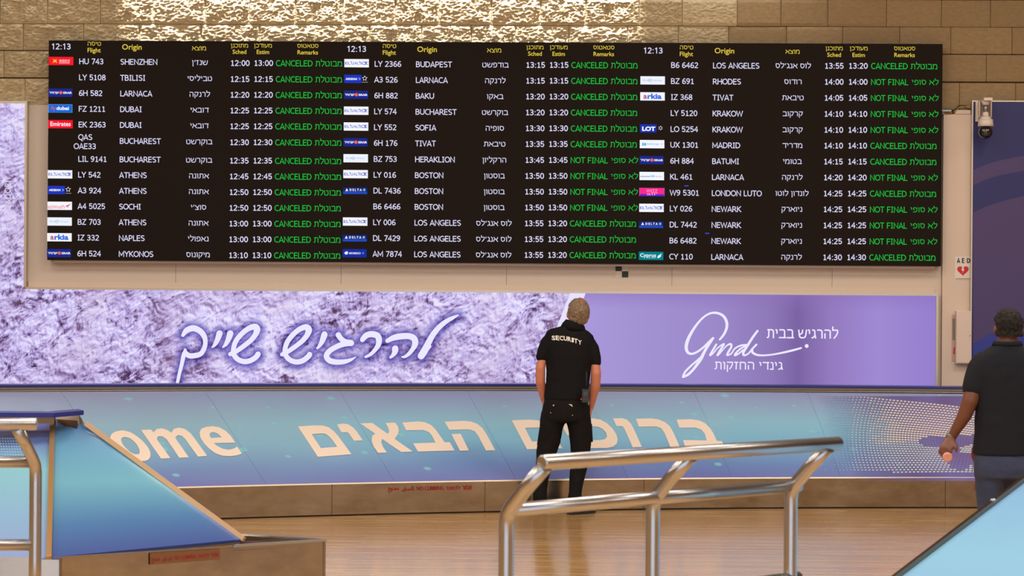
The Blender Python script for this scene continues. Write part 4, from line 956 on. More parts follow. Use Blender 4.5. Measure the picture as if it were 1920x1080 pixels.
letters += [
 (B_([(217, 138), (440, 127), (530, 135), (610, 165), (670, 215), (720, 290), (823, 480), (712, 484), (620, 310), (580, 255), (530, 235), (470, 230), (272, 236)]), []),
 (B_([(297, 286), (408, 282), (507, 484), (400, 487)]), []),
 (B_([(1020, 120), (1230, 113), (1330, 120), (1400, 140), (1450, 180), (1490, 235), (1630, 458), (1420, 464), (1205, 470)]), [B_([(1180, 212), (1330, 207), (1370, 220), (1400, 250), (1450, 330), (1478, 370), (1370, 373), (1262, 375)])]),
 (B_([(1530, 128), (1600, 122), (1650, 135), (1690, 175), (1730, 240), (1752, 300), (1690, 303), (1635, 215), (1600, 205), (1560, 205)]), []),
]
D_ = lambda pts: cc(1080, 770, K, pts)
letters += [
 (D_([(60, 103), (200, 97), (290, 112), (370, 155), (440, 220), (485, 290), (500, 350), (490, 400), (445, 438), (370, 455), (170, 455), (95, 458), (50, 365), (290, 357), (350, 345), (372, 315), (360, 270), (320, 225), (270, 200), (200, 192), (105, 196)]), []),
 (D_([(444, 98), (550, 95), (610, 112), (655, 155), (690, 215), (792, 442), (680, 445), (585, 230), (560, 193), (485, 190)]), []),
 (D_([(718, 102), (900, 97), (990, 110), (1070, 145), (1125, 190), (1165, 260), (1250, 447), (1135, 447), (1060, 270), (1020, 215), (960, 195), (755, 200)]), []),
 (D_([(1205, 112), (1380, 107), (1480, 122), (1555, 160), (1610, 215), (1650, 280), (1690, 368), (1750, 370), (1785, 458), (1320, 465), (1283, 358), (1568, 362), (1545, 280), (1500, 232), (1430, 208), (1240, 210)]), []),
]
pcm = mat('print_cream', srgb(255, 240, 226), .45)
for L_ in letters: outline_part('printed_letter', [L_], pcm)
# halftone dots
dots = []
for i in range(0, 56):
    for j in range(0, 33):
        t = j / 32.0; x = 1552 + i * 6.9; y = 744 + j * 4.7
        xw = x - 16 * math.sin(PI * t) * (1 if x < 1640 else 1 + (x - 1640) / 70) + 30 * max(0, (x - 1640) / 200) * t * t
        yw = y + .12 * max(0, x - 1620) * (1 - t) * 1.0 + 1.5 * math.sin(x / 60)
        if yw > 886 or xw > 1990: continue
        f = min(1, max(0, (xw - 1556) / 120.0)); sz = .54 + .46 * f + .28 * max(0, (xw - 1700) / 150); hole = False
        if yw < 742 + (xw - 1722) * .26: hole = True
        if ((xw - 1768) / 48) ** 2 + ((yw - 830 - (xw - 1768) * .05) / 11) ** 2 < 1: hole = True
        if xw > 1783 and 806 < yw < 872 and (int(yw / 17) % 2 == 0 or xw < 1800): hole = True
        if ((xw - 1800) / 22) ** 2 + ((yw - 868) / 14) ** 2 < 1: hole = True
        if hole: sz = .42
        if f < .25 and random.random() > f * 5 + .25: continue
        dots.append((xw, yw, sz, f, hole))
def mat_dot(c): return mat('dot_print', c, .45)
dm_ = [mat_dot(srgb(150, 200, 226)), mat_dot(srgb(206, 222, 230)), mat_dot(srgb(246, 236, 222)), mat_dot(srgb(176, 160, 214))]
mb = MB(); C8 = []
for xw, yw, sz, f, hole in dots:
    wx = 2.35 * sz * (1.0 if not hole else .9); wy = 1.2 * min(sz, 1)
    for dx, dy in ((-wx, wy), (wx * .8, wy * 1.15), (wx, -wy * .85), (-wx * .8, -wy)): C8.append((xw + dx, yw + dy))
pts = onslope([a for a, b_ in C8], [b_ for a, b_ in C8], .003)
for k_, (xw, yw, sz, f, hole) in enumerate(dots):
    mb.add(pts[k_ * 4:k_ * 4 + 4], [(0, 1, 2, 3)], 3 if hole else (0 if f < .35 else (2 if (f + random.uniform(-.2, .2) > .75 and yw < 835 - (xw - 1640) * .1) else 1)))
o = mb.build('halftone_dots', None, car, dm_); o['kind'] = 'stuff'
# purple ground under the dots
xs2 = list(range(1480, 2060, 20)); q = MB()
def mat_haze():
    m = mat('halftone_ground', srgb(112, 96, 166), .4); g = N(m); b = g.n['Principled BSDF']; uv = g.a('ShaderNodeUVMap', uv_map='UVMap').outputs[0]; x, y, z = g.sep(uv)
    n = g.noise(uv, 2.2, 2); c = g.ramp(n, [(.35, srgb(122, 100, 164)), (.6, srgb(126, 122, 196))])
    g.l.new(c, b.inputs['Base Color']); al = g.math('MULTIPLY', g.mapr(g.math('ADD', x, g.math('MULTIPLY', n, .4)), 3.1, 4.1), .9)
    g.l.new(al, b.inputs['Alpha']); return m
vs = []; uvs = []; ys = [743, 770, 800, 830, 860, 888, 902]
for y in ys:
    for x in xs2: vs.append((x, y))
pp = onslope([a for a, b_ in vs], [b_ for a, b_ in vs], .0015); iv = inv([a for a, b_ in vs], [b_ for a, b_ in vs])
n = len(xs2); me = bpy.data.meshes.new('halftone_ground'); me.from_pydata([tuple(p) for p in pp], [], [(j * n + i, (j + 1) * n + i, (j + 1) * n + i + 1, j * n + i + 1) for j in range(len(ys) - 1) for i in range(n - 1)])
add_uv(me, list(zip(iv[0].tolist(), iv[1].tolist()))); me.update(); link('halftone_ground', me, mat_haze(), car)
# warning lettering on the skirt
redp = mat('warning_red', srgb(150, 30, 26), .6)
AR = '\uFECA\uFEEE\uFEE8\uFEE4\uFEE3', '\uFEF0\uFEE0\uFEB4\uFE98\uFEDF\u0627'
AR = ('\uFECA\uFEEE\uFEE8\uFEE4\uFEE3', '\uFED6\uFEE0\uFEB4\uFE98\uFEDF\u0627')
def warning(parent, fn, x, w_, h_, b0, m, name='warning_lettering', tapem=None, sl=0.0):
    q = MB(); g2 = lambda a, b_: fn(a, b_ + (a - x) * sl)
    def one(s, a, b_, up, dn, off=.0): v = ftext(s, off); put_text(q, s, x + a * w_, x + b_ * w_, -dn, up, lambda p, r: g2(p, b0 - r), 0, off)
    one(AR[0], .0, .13, h_ * .95, h_ * .5, .02); one(AR[1], .165, .305, h_ * 1.0, h_ * .35, .02); one('NO CLIMBING', .345, .665, h_, 0, .02); one(rv('לטפס'), .70, .86, h_ * 1.1, 0, .02); one(rv('אסור'), .885, 1.0, h_ * 1.05, 0, .02)
    return q.build(name, m, parent)
def onskirt(px, py):                        # ray against the skirt surface
    X = (px - CX) / F * 20.4
    for _ in range(8):
        a, b_ = ray(px, py); y = Bc(X) - .012; X = a * y
    return Vector((X, y, H + b_ * y))
warning(car, lambda a, b_: onskirt(a, b_), 728, 157, 7.6, 920.3, redp, sl=-.012)
warning(car, lambda a, b_: onskirt(a, b_), 1827, 157, 7.6, 915.3, redp, sl=0)

# ================================================================== NEAR CAROUSELS
def quad_panel(parent, name, c, m, th=.02, nrm=None, n=20, uvr=((0, 0), (1, 0), (1, 1), (0, 1))):
    """c = BL, BR, TR, TL"""
    BL, BR, TR, TL = [Vector(p) for p in c]; vs = []; uvs = []
    nm = (BR - BL).cross(TL - BL).normalized()
    for j in range(n + 1):
        for i in range(n + 1):
            s = i / n; t = j / n; vs.append(BL * (1 - s) * (1 - t) + BR * s * (1 - t) + TR * s * t + TL * (1 - s) * t)
            u_ = [uvr[q][0] for q in range(4)]; v_ = [uvr[q][1] for q in range(4)]
            w4 = ((1 - s) * (1 - t), s * (1 - t), s * t, (1 - s) * t); uvs.append((sum(a * b_ for a, b_ in zip(w4, u_)), sum(a * b_ for a, b_ in zip(w4, v_))))
    k = 2 * len(vs); q0 = len(vs); vs += list(vs); vs += [p - nm * th for p in vs[:q0]]; uvs += uvs + uvs
    fs = [(j * (n + 1) + i, j * (n + 1) + i + 1, (j + 1) * (n + 1) + i + 1, (j + 1) * (n + 1) + i) for j in range(n) for i in range(n)]
    per = [i for i in range(n + 1)] + [j * (n + 1) + n for j in range(1, n + 1)] + [n * (n + 1) + i for i in range(n - 1, -1, -1)] + [j * (n + 1) for j in range(n - 1, 0, -1)]
    fs += [(q0 + per[(i + 1) % len(per)], q0 + per[i], k + per[i], k + per[(i + 1) % len(per)]) for i in range(len(per))]
    fs += [tuple(k + i for i in f[::-1]) for f in fs[:n * n]]
    me = bpy.data.meshes.new(name); me.from_pydata([tuple(v) for v in vs], [], fs); add_uv(me, uvs); me.polygons.foreach_set('use_smooth', [i < n * n for i in range(len(fs))]); me.update(); return link(name, me, m, parent)
def bar(mb, a, b_, w_, h2, up=(0, 0, 1)):
    a = Vector(a); b_ = Vector(b_); t = (b_ - a).normalized(); s = t.cross(Vector(up)).normalized(); u_ = s.cross(t)
    v = []
    for p in (a, b_):
        for x, y in ((-1, -1), (1, -1), (1, 1), (-1, 1)): v.append(p + s * x * w_ / 2 + u_ * y * h2 / 2)
    mb.hexa(v)
nearm = mat_slope('near_carousel_print', [(0, srgb(62, 88, 160)), (.2, srgb(70, 122, 180)), (.5, srgb(106, 174, 202)), (.72, srgb(100, 162, 200)), (1, srgb(82, 128, 184))], dots=False, amp=.05)
nearm2 = mat_slope('left_carousel_print', [(0, srgb(134, 160, 216)), (.3, srgb(130, 180, 220)), (.6, srgb(134, 198, 218)), (.8, srgb(104, 128, 192)), (1, srgb(86, 92, 172))], dots=False, amp=.05)
nc = thing('baggage_carousel', 'near left carousel end with plain blue slope and sharp steel corner', 'carousel')
A0 = Pz(93, 1045, .27); B0 = Pz(611, 1012.5, .27); B1 = Pz(455, 1003.5, .27); C0 = Pz(455, 1011, .27); Lf = Pz(-330, 1041, .27)
T1 = Pz(100, 786, .95); T2 = Pz(160, 797, .93); TL_ = Pz(-330, 776, .95)
quad_panel(nc, 'slope_panel', (A0, C0, T2, T1), nearm, uvr=((0, 0), (1.2, 0), (.4, 1), (0, 1)))
quad_panel(nc, 'slope_panel', (Lf, A0, T1, TL_), nearm2, uvr=((5, 0), (7, 0), (7, 1), (5, 1)))
q = MB(); bar(q, A0 + Vector((0, -.02, 0)), T1 + Vector((0, -.03, .01)), .036, .03, (1, 0, 0)); trimc = mat('beige_trim', srgb(236, 200, 160), .35, .4); q.build('corner_trim', mat('gold_trim', srgb(214, 168, 112), .35, .7), nc)
q = MB(); bar(q, C0 + Vector((.01, -.01, .0)), T2 + Vector((.01, -.02, .01)), .03, .022, (0, 1, 0)); q.build('edge_trim', trimc, nc)
def vdown(mb, a, b_, z0=0.0, th=.02, d=(0, 1, 0)):
    a = Vector(a); b_ = Vector(b_); d = Vector(d).normalized() * th
    mb.hexa([(a.x, a.y, z0), (b_.x, b_.y, z0), (b_.x + d.x, b_.y + d.y, z0), (a.x + d.x, a.y + d.y, z0), tuple(a), tuple(b_), tuple(b_ + d), tuple(a + d)])
q = MB(); vdown(q, A0, B0, .012, .02, (-.6, .8, 0)); q.build('base_panel', skirtm, nc)
q = MB(); vdown(q, B0, B1, .012, .02, (-.4, -.9, 0)); q.build('base_panel', skirtm, nc)
q = MB(); vdown(q, Lf, A0, .012, .02); q.build('base_panel', skirtm, nc)
pb = Pz(113, 1047.5, .272); pa = Pz(80, 1046.5, .272)
q = MB(); q.box(pa.x, pb.x, pb.y - .06, pb.y + .06, 0, .272); q.build('corner_block', skirtm, nc)
q = MB(); bar(q, pb + Vector((0, -.062, -.26)), pb + Vector((0, -.062, 0)), .012, .012, (1, 0, 0)); q.build('corner_block_edge', tube_steel, nc)
ice = mat('lip_steel', srgb(190, 200, 205), .25, .9)
q = MB(); bar(q, Pz(440, 1023.5, .272), B0, .02, .016); bar(q, B0, B1, .02, .016); q.build('base_lip', ice, nc)
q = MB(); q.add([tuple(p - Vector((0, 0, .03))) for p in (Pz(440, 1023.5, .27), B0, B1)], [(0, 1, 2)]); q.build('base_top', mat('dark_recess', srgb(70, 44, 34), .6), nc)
# end side wall below the diagonal edge
q = MB(); q.add([tuple(C0), tuple(B1), (T2.x, T2.y, 0), tuple(T2)] , [(0, 1, 2, 3)]); q.add([(B1.x, B1.y, 0), (T2.x, T2.y, 0), tuple(B1)], [(0, 1, 2)]); q.build('end_panel', skirtm, nc)
# top: bronze band, bracket, blue plate
q = MB(); bar(q, Pz(-330, 782, .955), Pz(103, 788, .955), .03, .045); q.build('rim_band', bronze, nc)
q = MB(); a = Pz(104, 786, .955); b_ = Pz(145, 789, .955); c_ = b_ + Vector((0, -.02, -.095)); q.prism([a, c_, b_], (0, .03, 0)); q.build('corner_bracket', bronze, nc)
pl = [Pz(-330, 779, .985), Pz(100, 783, .985), Pz(157, 778, .985), Pz(157, 778, .985) + Vector((-.08, .24, 0)), Pz(100, 783, .985) + Vector((-.08, .24, 0)), Pz(-330, 779, .985) + Vector((0, .24, 0))]
pz = [Vector(p) for p in pl]; q = MB(); q.prism([pz[0], pz[1], pz[4], pz[5]], (0, 0, .03)); q.prism([pz[1], pz[2], pz[3], pz[4]], (0, 0, .03)); q.build('top_plate', blueplate, nc)
q = MB(); q.add([tuple(pz[5]), tuple(pz[3]), (pz[3].x, pz[3].y, 0), (pz[5].x, pz[5].y, 0)], [(0, 1, 2, 3)]); q.add([(T2.x, T2.y, 0), (pz[3].x, pz[3].y, 0), tuple(pz[3]), tuple(T2)], [(0, 1, 2, 3)]); q.build('back_panel', cream, nc)
# faint dots on the left part
q = MB()
def onplane(px, py, a, b_, c_, lift=.004):
    n_ = (b_ - a).cross(c_ - a).normalized(); r0, r1 = ray(px, py); d = Vector((r0, 1, r1)); o0 = Vector((0, 0, H)); t = (a - o0).dot(n_) / d.dot(n_)
    return o0 + d * (t * (1 - lift / 14))
for i in range(24):
    for j in range(9):
        x = -20 + i * 4.9 + j * .9; y = 822 + j * 5.0
        if x > 48 or x < -30: continue
        r_ = .9
        q.add([tuple(onplane(x + dx, y + dy, Lf, A0, T1)) for dx, dy in ((-r_ * 1.5, r_), (r_ * 1.5, r_), (r_ * 1.5, -r_), (-r_ * 1.5, -r_))], [(0, 1, 2, 3)])
o = q.build('halftone_dots', dm_[0], nc); o['kind'] = 'stuff'
def onbase(px, py):
    n_ = (B0 - A0).cross(Vector((0, 0, 1))).normalized(); r0, r1 = ray(px, py); d = Vector((r0, 1, r1)); o0 = Vector((0, 0, H)); t = (A0 - o0).dot(n_) / d.dot(n_); return o0 + d * (t * .9993)
tp = MB(); tp.add([tuple(onbase(a, b_)) for a, b_ in ((281, 1059), (413, 1049), (413, 1029), (281, 1037))], [(0, 1, 2, 3)])
tp.build('warning_tape', mat('tape_brown', srgb(120, 84, 60), .35), nc)
on2 = lambda a, b_: onbase(a, b_) + (Vector((0, 0, H)) - onbase(a, b_)).normalized() * .002
warning(nc, on2, 284, 126, 7.5, 1053, redp, sl=-.075)

rc = thing('baggage_carousel', 'near right carousel corner with pale blue slope and dark steel edge', 'carousel')
ra = Vector((1.71, 12.0, .27)); rb = Vector((3.0, 13.3, .95))
# exact edge through the two photographed points at 12.35 m and 13.2 m
e1 = P(1690, 1082, 1); 
def on_edge(px, py, z): return Pz(px, py, z)
ra = on_edge(1604, 1146, .27); rb = on_edge(1988, 853, .95)
dirb = Vector((1.54, -1.16, 0)).normalized()
BR_ = ra + dirb * 3.6; TR_ = rb + dirb * 3.0
rightm = mat_slope('right_carousel_print', [(0, srgb(126, 180, 226)), (.35, srgb(130, 190, 228)), (.7, srgb(124, 180, 226)), (1, srgb(108, 158, 214))], dots=False, amp=.05)
quad_panel(rc, 'slope_panel', (ra, BR_, TR_, rb), rightm, uvr=((0, 0), (3, 0), (3, 1), (0, 1)))
q = MB(); bar(q, ra + Vector((-.01, 0, .01)), rb + Vector((-.01, 0, .01)), .022, .03, (0, 0, 1)); q.build('edge_trim', mat('dark_steel', (.22, .18, .15, 1), .25, 1), rc)
q = MB(); vdown(q, ra, BR_, .012, .02, (.6, .8, 0)); q.build('base_panel', skirtm, rc)
q = MB(); q.add([(ra.x, ra.y, 0), (rb.x, rb.y, 0), tuple(rb - Vector((0, 0, .02))), tuple(ra - Vector((0, 0, .02)))], [(0, 1, 2, 3)]); q.build('end_panel', skirtm, rc)
q = MB(); q.prism([rb + Vector((0, 0, .02)), TR_ + Vector((0, 0, .02)), TR_ + Vector((.3, .45, .02)), rb + Vector((.3, .45, .02))], (0, 0, .03)); q.build('top_plate', blueplate, rc)
q = MB(); q.add([(rb.x + .3, rb.y + .45, 0), (TR_.x + .3, TR_.y + .45, 0), (TR_.x + .3, TR_.y + .45, .97), (rb.x + .3, rb.y + .45, .97)], [(0, 1, 2, 3)]); q.add([(rb.x, rb.y, 0), (rb.x + .3, rb.y + .45, 0), (rb.x + .3, rb.y + .45, .97), (rb.x, rb.y, .97)], [(0, 1, 2, 3)]); q.build('back_panel', cream, rc)
q = MB(); p = ra.lerp(rb, .655) + Vector((-.015, -.02, .025)); q.sphere(p, (.018, .012, .010), 10, 6); q.build('edge_highlight', tube_steel, rc)  # small bright bead added for the highlight on the edge

# ================================================================== GUARD RAILS
def rail(label, posts, off, r, ext_l, ext_r, lows):
    t = thing('guard_rail', label, 'rail', Matrix.Translation((posts[0][0], posts[0][1], 0)))
    o0 = Vector((posts[0][0], posts[0][1], 0)); d = (Vector((posts[-1][0], posts[-1][1], 0)) - o0).normalized(); of = Vector((off[0], off[1], 0))
    for p in posts:
        q = MB(); b0 = Vector((p[0], p[1], 0)) - o0; zb_ = .985; path = [b0, b0 + Vector((0, 0, .5)), b0 + Vector((0, 0, zb_ - .10)), b0 + Vector((0, 0, zb_ - .05)), b0 + of * .04 + Vector((0, 0, zb_ - .012)), b0 + of * .16 + Vector((0, 0, zb_ + .02)), b0 + of * .5 + Vector((0, 0, zb_ + .09)), b0 + of + Vector((0, 0, 1.165))]
        q.tube(path, r, 18, ref=(1, 0, 0)); po = q.build('post', tube_steel, t)
        q = MB(); q.tube([b0, b0 + Vector((0, 0, .012))], r * 2.2, 20); q.build('floor_flange', tube_steel, po)
    L = (Vector((posts[-1][0], posts[-1][1], 0)) - o0).length
    q = MB(); a = of - d * ext_l[0] + Vector((0, 0, 1.18)); b_ = of + d * (L + ext_r[0]) + Vector((0, 0, 1.18)); dr = d * .006
    q.tube([a - dr * 0, a + dr, b_ - dr, b_], [r * .8, r, r, r * .8], 24); q.build('top_rail', tube_steel, t)
    for z in lows:
        q = MB(); q.tube([d * (-ext_l[1]) + Vector((0, 0, z)), d * (L + ext_r[1]) + Vector((0, 0, z))], r * .93, 20); q.build('lower_rail', tube_steel, t)
    return t
rail('tubular steel guard rail in the middle foreground with three posts', [(-.015, 9.3), (.588, 9.97), (1.232, 10.62)], (.145, -.14), .03, (.02, -.02), (.075, .055), (.985, .58))
rail('tubular steel guard rail cut off by the left edge', [(-2.318, 11.8), (-3.7, 11.69)], (-.06, -.185), .03, (.10, .0), (.1, .05), (.985, .58))

# ================================================================== PEOPLE
def dep(o):
    dg = bpy.context.evaluated_depsgraph_get(); dg.update()
    return bpy.data.meshes.new_from_object(o.evaluated_get(dg))
def blob(name, mb, vox, m, parent, sm=6, disp=0, dscale=12, keep=None):
    o = mb.build('tmp', None, None); r = o.modifiers.new('r', 'REMESH'); r.mode = 'VOXEL'; r.voxel_size = vox; r.use_smooth_shade = True
    s = o.modifiers.new('s', 'SMOOTH'); s.iterations = sm; s.factor = .5
    me = dep(o); old = o.data; bpy.data.objects.remove(o); bpy.data.meshes.remove(old)
    if disp or keep:
        bm = bmesh.new(); bm.from_mesh(me); bm.normal_update()
        for v in bm.verts:
            if disp:
                n_ = noise.fractal(v.co * dscale, 1, 2, 3); v.co += v.normal * disp * n_
        if keep: bmesh.ops.delete(bm, geom=[v for v in bm.verts if not keep(v.co)], context='VERTS')
        bm.to_mesh(me); bm.free()
    me.materials.clear(); me.name = name; o = link(name, me, m, parent)
    for p in me.polygons: p.use_smooth = True
    return o
def loft(mb, rings, n=20):                  # rings: (centre Vector, half width, half depth) stacked; ends rounded
    k = len(rings); base = len(mb.v)
    for c_, a, b_ in rings:
        for j in range(n):
            t = 2 * PI * j / n; ct, st = math.cos(t), math.sin(t); e = .82
            mb.v.append((c_[0] + a * math.copysign(abs(ct) ** e, ct), c_[1] + b_ * math.copysign(abs(st) ** e, st), c_[2]))
    for i in range(k - 1):
        for j in range(n): q_ = base + i * n + j; r_ = base + i * n + (j + 1) % n; mb.f.append((q_, r_, r_ + n, q_ + n)); mb.m.append(0); mb.s.append(True)
    mb.f.append(tuple(base + j for j in range(n - 1, -1, -1))); mb.m.append(0); mb.s.append(True)
    mb.f.append(tuple(base + (k - 1) * n + j for j in range(n))); mb.m.append(0); mb.s.append(True)
def limb(mb, pts, n=16):                    # pts: (Vector, radius)
    ps = [p for p, r in pts]; rs = [r for p, r in pts]
    d0 = (ps[0] - ps[1]).normalized(); d1 = (ps[-1] - ps[-2]).normalized()
    P_ = [ps[0] + d0 * rs[0] * .8, ps[0] + d0 * rs[0] * .5] + ps + [ps[-1] + d1 * rs[-1] * .5, ps[-1] + d1 * rs[-1] * .8]
    R_ = [rs[0] * .45, rs[0] * .85] + rs + [rs[-1] * .85, rs[-1] * .45]
    mb.tube(P_, R_, n)
def hand(mb, wrist, d, palm_n, thumb_d, s=1.0, curl=.6):
    """palm + four unequal bent fingers + side thumb. d = along the hand, palm_n = palm normal (curl side)"""
    d = d.normalized(); pn = (palm_n - d * palm_n.dot(d)).normalized(); td = (thumb_d - d * thumb_d.dot(d) - pn * thumb_d.dot(pn)).normalized()
    mb.tube([wrist - d * .03 * s, wrist, wrist + d * .035 * s, wrist + d * .075 * s, wrist + d * .09 * s], [(.026 * s, .020 * s), (.027 * s, .019 * s), (.038 * s, .017 * s), (.041 * s, .015 * s), (.034 * s, .010 * s)], 14, ref=tuple(pn))
    for k, (o_, ln) in enumerate(((-.030, .060), (-.010, .072), (.011, .068), (.031, .052))):
        b0 = wrist + d * .078 * s - td * o_ * s * 1.0; c1 = curl * .6; c2 = curl * 1.5; c3 = curl * 2.3
        p1 = b0 + (d * math.cos(c1) + pn * math.sin(c1)) * ln * .45 * s; p2 = p1 + (d * math.cos(c2) + pn * math.sin(c2)) * ln * .32 * s; p3 = p2 + (d * math.cos(c3) + pn * math.sin(c3)) * ln * .28 * s
        limb(mb, [(b0, .0092 * s), (p1, .0088 * s), (p2, .0082 * s), (p3, .007 * s)], 10)
    t0 = wrist + d * .022 * s + td * .026 * s; t1 = t0 + (td * .7 + d * .7).normalized() * .036 * s; t2 = t1 + (td * .25 + d * .8 + pn * .5).normalized() * .03 * s
    limb(mb, [(t0, .012 * s), (t1, .0105 * s), (t2, .008 * s)], 10)
def head_skin(mb, c_, s, fwd, up):
    """c_ = head centre; s scale (1 = 0.235 m high)"""
    f = fwd.normalized(); r_ = f.cross(up).normalized(); u_ = r_.cross(f)
    M = Matrix((r_, f, u_)).transposed()
    mb.sphere(c_ + u_ * .018 * s, (.074 * s, .094 * s, .098 * s), 24, 16, M=M)
    mb.sphere(c_ - u_ * .055 * s + f * .030 * s, (.056 * s, .062 * s, .058 * s), 18, 12, M=M)       # jaw
    mb.sphere(c_ - u_ * .105 * s + f * .060 * s, (.022 * s, .022 * s, .018 * s), 10, 8, M=M)        # chin
    mb.tube([c_ + f * .090 * s + u_ * .018 * s, c_ + f * .112 * s - u_ * .022 * s, c_ + f * .094 * s - u_ * .034 * s], [.009 * s, .014 * s, .010 * s], 10)
    for sg in (-1, 1):
        e = c_ + r_ * sg * .077 * s - f * .004 * s - u_ * .012 * s
        Me = M @ Matrix.Rotation(sg * .35, 3, 'Z')
        mb.sphere(e + r_ * sg * .006 * s, (.010 * s, .019 * s, .033 * s), 12, 8, M=Me)
        mb.sphere(c_ + f * .088 * s + r_ * sg * .031 * s + u_ * .026 * s, (.018 * s, .009 * s, .006 * s), 8, 6, M=M)  # brow
    mb.tube([c_ + f * .090 * s - u_ * .060 * s - r_ * .022 * s, c_ + f * .098 * s - u_ * .058 * s, c_ + f * .090 * s - u_ * .060 * s + r_ * .022 * s], [.005 * s, .008 * s, .005 * s], 8)
    return M, r_, f, u_
def eyes(parent, c_, s, r_, f, u_, skin):
    for sg in (-1, 1):
        q = MB(); q.sphere(c_ + f * .083 * s + r_ * sg * .031 * s + u_ * .004 * s, .0125 * s, 12, 8); ey = q.build('eye', mat('eye_white', (.8, .78, .75, 1), .2), parent)
        q = MB(); q.sphere(c_ + f * .0915 * s + r_ * sg * .031 * s + u_ * .004 * s, .0055 * s, 8, 6); q.build('iris', black, ey)
skinA = mat('skin_tanned', srgb(196, 124, 96), .5, var=.1, vscale=9); skinB = mat('skin_brown', srgb(112, 68, 50), .45, var=.1, vscale=9)
shirtA = mat('black_polo_cotton', (.0075, .0075, .0085, 1), .85, spec=.15, bump=.5, bscale=25)
trouA = mat('black_cargo_cotton', (.0072, .007, .0078, 1), .85, spec=.18, bump=.5, bscale=22)
# ---------------------------------------------------------------- guard
GD = 20.22; gs = F / GD
def g(px, py, dy=0.0): return P(px, py, GD + dy)
gp_ = thing('person', 'security guard in black polo and cargo trousers seen from behind, hands in pockets', 'person', Matrix.Translation((g(1062, 963).x, GD, 0)))
IM = gp_.matrix_world.inverted()
def local(o): o.data.transform(IM) if o.type == 'MESH' else None; return o
bpy.context.view_layer.update(); IM = gp_.matrix_world.inverted()
bodyM = MB()
hc = g(1084, 587.5, .0); s_h = 1.05
hv = Vector((-.10, 1, .18)); M_, r_, f_, u_ = head_skin(bodyM, hc, s_h, hv, Vector((.06, 0, 1)))
limb(bodyM, [(g(1079, 596, -.015), .054), (g(1077, 612, -.02), .060)])
loft(bodyM, [(g(1077, 615, 0), .08, .06), (g(1071, 630, 0), .17, .08), (g(1068, 645, 0), .19, .095), (g(1066, 690, .01), .16, .095), (g(1064, 725, .01), .155, .09), (g(1062, 752, 0), .17, .10), (g(1061, 775, 0), .18, .10)])
LS = [(g(1036, 640, 0), .045), (g(1018, 668, -.01), .037), (g(1013.5, 690, -.02), .041), (g(1013, 715, .0), .042), (g(1017, 738, .03), .032), (g(1020.5, 752, .05), .026)]
RS = [(g(1100, 648, 0), .045), (g(1115, 674, -.01), .038), (g(1117.5, 700, -.03), .044), (g(1116, 724, -.01), .043), (g(1111, 748, .02), .033), (g(1107.5, 764, .045), .026)]
limb(bodyM, LS); limb(bodyM, RS)
hand(bodyM, g(1020.5, 753, .05), g(1025, 780, .07) - g(1020.5, 753, .05), Vector((.9, -.2, 0)), Vector((.2, 1, 0)), 1.0, .35)
hand(bodyM, g(1107.5, 765, .045), g(1101, 792, .07) - g(1107.5, 765, .045), Vector((-.9, -.2, 0)), Vector((-.2, 1, 0)), 1.0, .35)
for pts in ([(g(1038, 778), .080), (g(1024.5, 848, .015), .058), (g(1014.5, 900, -.005), .043), (g(1012.5, 938, -.01), .036)], [(g(1085, 775), .085), (g(1088, 848, .02), .058), (g(1081, 905, .0), .043), (g(1076, 945, 0), .04)]): limb(bodyM, pts)
local(blob('body', bodyM, .0075, skinA, gp_, 5))
bo_ = [o for o in gp_.children if o.name.startswith('body')][0]
q = MB()
loft(q, [(g(1074, 610, -.005), .070, .066), (g(1070, 613.5, -.005), .105, .078), (g(1063.5, 617, 0), .142, .085), (g(1064.5, 622, 0), .180, .095), (g(1067.5, 630, 0), .203, .108), (g(1068, 645, .0), .204, .12), (g(1067, 665, .0), .194, .125), (g(1066, 690, .0), .187, .122), (g(1064.5, 715, 0), .183, .12), (g(1063.5, 735, 0), .187, .126), (g(1063, 747, 0), .192, .13), (g(1063, 750, 0), .190, .128)])
limb(q, [(g(1038, 634, 0), .070), (g(1027, 645, 0), .068), (g(1020, 658, -.005), .060), (g(1016, 669, -.01), .052)])
limb(q, [(g(1101, 643, 0), .068), (g(1109, 655, 0), .066), (g(1114, 669, -.01), .057), (g(1116.5, 680, -.012), .050)])
sh = local(blob('shirt', q, .009, shirtA, gp_, 4, .004, 9))
q = MB(); q.tube([g(1074.5, 616, -.005), g(1075.5, 610, -.01), g(1076.5, 605.5, -.012), g(1077, 603.8, -.012)], [(.096, .082), (.086, .078), (.070, .069), (.066, .066)], 24, cap=False, ref=(0, 1, 0)); col = local(q.build('collar', shirtA, sh)); so_ = col.modifiers.new('s', 'SOLIDIFY'); so_.thickness = .01
# lettering SECURITY on the back
ww = 'SECURITY'; q = MB(); pxs = 1034.0
wts = {'I': .62}; tot = sum(wts.get(c_, 1) for c_ in ww); adv = 57.0 / tot; x = pxs
from mathutils.bvhtree import BVHTree
dg = bpy.context.evaluated_depsgraph_get(); dg.update(); bvh = BVHTree.FromObject(sh, dg); shI = gp_.matrix_world
def onshirt(px, py):
    a, b_ = ray(px, py); d = Vector((a, 1, b_)).normalized(); o0 = IM @ Vector((0, 0, H))
    hit = bvh.ray_cast(o0, (IM.to_3x3() @ d))
    return (hit[0] - d * .004) if hit[0] else IM @ P(px, py, GD - .12)
for c_ in ww:
    wd = adv * wts.get(c_, 1); t = (x - pxs) / 57; y0 = 632.5 + 11.2 * t - 3.6 * math.sin(PI * t) * 1.0 + 4.8
    put_text(q, c_, x + .4, x + wd - .3, 0, 8.6, lambda a, b_: onshirt(a, y0 - b_ + (a - x) * .16), 0, .035); x += wd
lt_ = q.build('back_lettering', mat('shirt_print', srgb(226, 224, 220), .6), sh)
